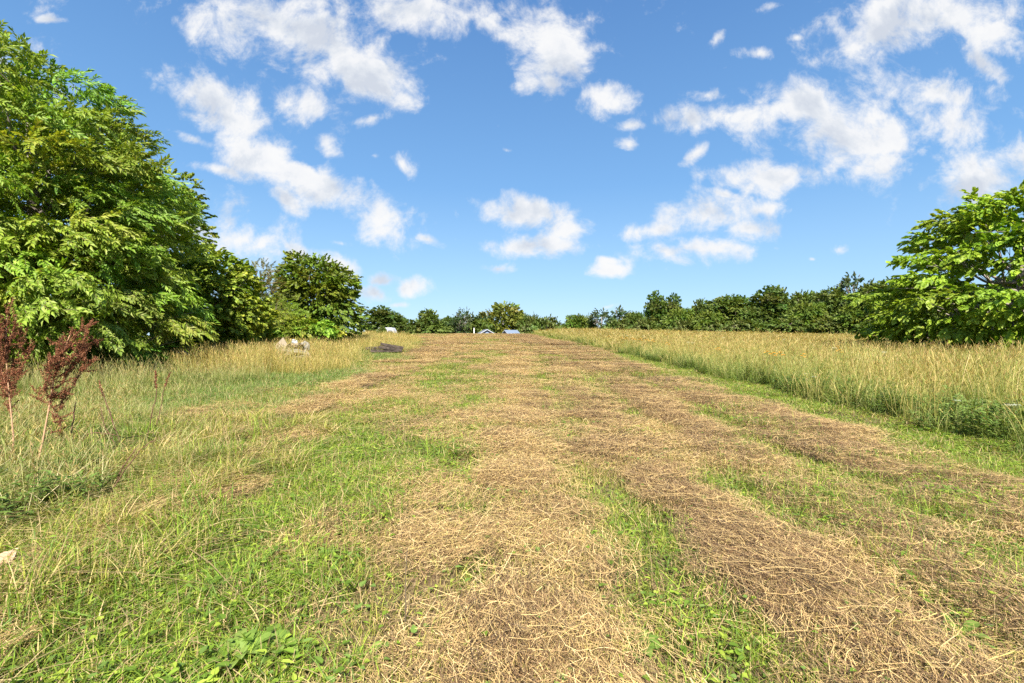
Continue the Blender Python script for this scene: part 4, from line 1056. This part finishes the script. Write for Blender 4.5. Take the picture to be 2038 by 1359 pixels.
def rock(label, px, py, w, h, col, name='rock', d=None, Y=None, dz=0, group='pale rubble in the tall grass'):
    me = bpy.data.meshes.new(name); import bmesh
    bm = bmesh.new(); bmesh.ops.create_icosphere(bm, subdivisions=4, radius=.5); sd = rng.uniform(0, 100)
    from mathutils import noise as mn
    for v in bm.verts:
        c = v.co.copy(); k = 1 + .35 * (mn.noise(c * 2.2 + Vector((sd, 0, 0)))) + .12 * mn.noise(c * 7 + Vector((sd, 3, 0)))
        cc = mn.cell(c * 2.6 + Vector((sd, 1, 0))) * .22
        v.co = c * (k + cc)
    bm.to_mesh(me); bm.free()
    cv = np.zeros(len(me.vertices) * 3, np.float32); me.vertices.foreach_get('co', cv); cv = cv.reshape(-1, 3)
    cc = np.asarray(col) * (.75 + .5 * fbm(cv[:, 0] * 5 + 9, cv[:, 2] * 5 + cv[:, 1] * 3, 8))[:, None]
    a = me.attributes.new('col', 'FLOAT_COLOR', 'POINT'); c4 = np.ones((len(cc), 4), np.float32); c4[:, :3] = cc; a.data.foreach_set('color', c4.ravel()); me.materials.append(M_SOLID)
    o = bpy.data.objects.new(name, me); C.objects.link(o); x = (px - CX) / F * Y; w *= .85; h *= .85; o.scale = (w, d or w * .8, h); o.location = (x, Y, z_at(py, Y)); o.rotation_euler = (R(-.3, .3), R(-.3, .3), R(0, 6)); tag(o, label, 'rock', group); return o


YR = 17.0
rock('long tan boulder on top of the pale rubble', 590, 692, .85, .28, (.28, .22, .13), Y=YR)
rock('wide cracked white block at the foot of the rubble', 592, 706, .95, .42, (.27, .235, .17), Y=YR - .2)
rock('small bright white stone topping the rubble', 586, 681, .26, .20, (.42, .41, .39), Y=YR + .2)
rock('white stone low in the grass below the rubble', 582, 722, .5, .36, (.25, .22, .16), Y=YR - .5)
rock('rough whitish stone at the right end of the rubble', 606, 690, .34, .42, (.27, .24, .18), Y=YR + .1)
x = (566 - CX) / F * YR; g = Geo()
V = np.array([[-.18, 0, -.55], [.16, 0, -.6], [.24, 0, .02], [-.06, 0, .42], [-.26, 0, .12]]); V2 = V + [0, .05, 0]
g.add(np.concatenate([V, V2]), [(0, 1, 2), (0, 2, 3), (0, 3, 4), (5, 7, 6), (5, 8, 7), (5, 9, 8)] + [t for i in range(5) for t in ((i, i + 5, (i + 1) % 5 + 5), (i, (i + 1) % 5 + 5, (i + 1) % 5))], (.27, .22, .15))
o = g.obj('broken_board', M_SOLID); o.location = (x, YR - .1, z_at(695, YR)); o.rotation_euler = (-.2, .1, .2); tag(o, 'broken pale board standing on end left of the rubble', 'board')
rock('grey stone block half hidden in grass below the vine thicket', 364, 706, .34, .26, (.50, .50, .48), Y=15.5, group='lone stone')
bpy.data.objects[-1] if False else None

# timbers
YT = 25.0
for (a, b, lb, dy) in [((738, 697), (775, 694), 'short dark timber lying flat at the left of the timber stack', .1), ((768, 688), (800, 696), 'longest dark old timber slanting over the stack', -.1), ((748, 702), (790, 701), 'lower weathered timber under the slanting one', -.35), ((765, 694), (797, 701), 'dark timber beneath the longest one, on the front', -.28)]:
    g = Geo(); p = px_point(a[0] - 8, a[1] - 3, YT + dy); q = px_point(b[0], b[1] - 3, YT + dy + .4); L_ = np.linalg.norm(q - p) * 1.12; c = (p + q) / 2; rz = math.atan2(q[1] - p[1], q[0] - p[0]); ty = -math.asin((q[2] - p[2]) / L_)
    n = 14; X = np.linspace(-L_ / 2, L_ / 2, n); sec = [(-.09, -.06), (-.03, -.07), (.08, -.065), (.09, 0), (.085, .065), (.01, .075), (-.08, .07), (-.09, .0)]
    V = np.array([[xx, s0 + rng.normal(0, .006), s1 + rng.normal(0, .008)] for xx in X for s0, s1 in sec]); T = []
    for i in range(n - 1):
        for j in range(8):
            u_, v_ = i * 8 + j, i * 8 + (j + 1) % 8; T += [(u_, v_, v_ + 8), (u_, v_ + 8, u_ + 8)]
    for j in range(1, 7): T += [(0, j + 1, j), ((n - 1) * 8, (n - 1) * 8 + j, (n - 1) * 8 + j + 1)]
    cc = np.array([.06, .045, .035]) * R(.5, 1.6, len(V))[:, None]
    g.add(V, T, cc); o = g.obj('timber', M_SOLID); o.location = c; o.rotation_euler = (0, ty, rz); tag(o, lb, 'timber', 'old timbers stacked in the grass')

# white trailer behind the grass
x, y, z = at(771, 57); tz = z_at(652.5, 57); root = empty('trailer', (x, y, z), 'white boxy trailer half hidden by trees and grass on the left skyline', 'trailer')
H = tz - z; g = Geo(); W = .80; b = [(-1.05, .45), (-1.05, H - .4), (-.85, H), (.7, H), (.95, H - .45), (1.05, .45)]
n = len(b); V = np.array([[px_, yy, pz] for yy in (-W, W) for px_, pz in b]); T = [(0, i, i + 1) for i in range(1, n - 1)] + [(n, n + i + 1, n + i) for i in range(1, n - 1)] + [t for i in range(n) for t in ((i, i + n, (i + 1) % n + n), (i, (i + 1) % n + n, (i + 1) % n))]
g.add(V, T, (.5, .52, .55)); g.obj('body', M_SOLID, root)
for (wx, wz, ww, wh) in [(-.6, H - .5, .5, .36), (.5, H - .5, .42, .36)]:
    g = Geo(); box(g, (wx, -W - .01, wz), (ww, .03, wh), (.12, .14, .18)); g.obj('window', M_SOLID, root)
g = Geo(); box(g, (-.12, -W - .012, H * .52), (.5, .03, H * .7), (.62, .64, .68)); g.obj('door', M_SOLID, root)
g = Geo(); box(g, (0, -W - .01, H - .85), (1.9, .02, .06), (.18, .25, .45)); g.obj('stripe', M_SOLID, root)
for wx in (-.5, .5):
    g = Geo(); tube(g, [(wx, -W - .02, .32), (wx, -W + .2, .32)], [.32, .32], np.array([.03, .03, .03]), 18); g.obj('wheel', M_SOLID, root)


def house(label, px, top, Y, w, d, rz, wallc, roofc, ridge_side=False):
    x, y, z = at(px, Y); H = z_at(top, Y) - z; eave = H - w * .28; root = empty('house', (x, y, z), label, 'house', 'houses beyond the crest'); root.rotation_euler = (0, 0, rz)
    g = Geo(); hw = w / 2; hd = d / 2
    V = np.array([(-hw, -hd, -.5), (hw, -hd, -.5), (hw, -hd, eave), (0, -hd, H - .12), (-hw, -hd, eave), (-hw, hd, -.5), (hw, hd, -.5), (hw, hd, eave), (0, hd, H - .12), (-hw, hd, eave)])
    g.add(V, [(0, 1, 2), (0, 2, 3), (0, 3, 4), (5, 7, 6), (5, 8, 7), (5, 9, 8), (0, 4, 9), (0, 9, 5), (1, 6, 7), (1, 7, 2)], wallc); g.obj('wall', M_SOLID, root)
    g = Geo(); sl = math.atan2(H - eave, hw); ln = math.hypot(hw + .35, (H - eave) * (hw + .35) / hw)
    for s in (-1, 1): box(g, (s * (hw + .35) / 2, 0, H - (H - eave) * (hw + .35) / hw / 2), (ln, d + .7, .14), roofc, tilt=(0, s * sl))
    g.obj('roof', M_SOLID, root)
    g = Geo()
    for s in (-1, 1): box(g, (s * (hw + .35) / 2, -hd - .37, H - .03 - (H - eave) * (hw + .35) / hw / 2), (ln, .05, .14), (.40, .42, .46), tilt=(0, s * sl))
    g.obj('bargeboard', M_SOLID, root)
    for wx in (-w * .2, w * .2):
        g = Geo(); box(g, (wx, -hd - .01, eave - .9), (.9, .06, 1.1), (.08, .10, .13)); f = g.obj('window', M_SOLID, root)
        g = Geo(); [box(g, (wx + dx, -hd - .03, eave - .9 + dz_), (sx_, .06, sz_), (.82, .83, .85)) for dx, dz_, sx_, sz_ in ((-.48, 0, .08, 1.26), (.48, 0, .08, 1.26), (0, .59, .88, .08), (0, -.59, .88, .08))]; g.obj('frame', M_SOLID, f)
    return root


house('left pale blue house with a grey gable roof showing over the crest', 966, 656.5, 106, 2.9, 5, .2, (.20, .26, .36), (.15, .16, .19))
house('right grey house with only its roof showing beside the green strip', 1017, 657.5, 112, 2.6, 2.6, -1.1, (.28, .31, .36), (.15, .19, .25))
x, y, z = at(943.5, 79); root = Geo(); H = z_at(654, 79) - z
box(root, (0, 0, H / 2 - .1), (.13, .13, H + .2), (.8, .8, .8)); V = np.array([(-.08, -.08, H), (.08, -.08, H), (.08, .08, H), (-.08, .08, H), (0, 0, H + .1)]); root.add(V, [(0, 1, 4), (1, 2, 4), (2, 3, 4), (3, 0, 4), (0, 2, 1), (0, 3, 2)], (.8, .8, .8))
o = root.obj('post', M_SOLID); o.location = (x, y, z); tag(o, 'short white post on the crest left of the houses', 'post')

# litter at the left edge
x0, Y = px_ground(-6, 965); g = Geo(); box(g, (0, 0, .07), (.10, .006, .13), (.13, .14, .16)); o = g.obj('metal_plate', M_SOLID); o.location = (x0, Y, float(ground_z(x0, Y)) + .02); o.rotation_euler = (-.45, .25, .25); tag(o, 'small grey plate standing in the grass at the left edge under the upright dock', 'plate')
x0, Y = px_ground(4, 1150); g = Geo()
n = 7; gx2, gz2 = np.meshgrid(np.linspace(-.065, .065, n), np.linspace(-.045, .045, n)); hz = .02 * rng.normal(0, 1, gx2.shape) * .3 + .02 * np.abs(gx2) / .065
V = np.stack([gx2, gz2, hz], -1).reshape(-1, 3); ii = (np.arange(n - 1)[:, None] * n + np.arange(n - 1)).ravel(); T = np.concatenate([np.stack([ii, ii + 1, ii + n + 1], 1), np.stack([ii, ii + n + 1, ii + n], 1)])
g.add(V, T, (.48, .30, .20)); g.add(V - [0, 0, .006], T[:, ::-1], (.42, .28, .19)); o = g.obj('cardboard_scrap', M_SOLID); o.location = (x0, Y, float(ground_z(x0, Y)) + .10); o.rotation_euler = (.55, -.1, .4); tag(o, 'crumpled peach coloured cardboard scrap lying in the grass at the lower left edge', 'cardboard')
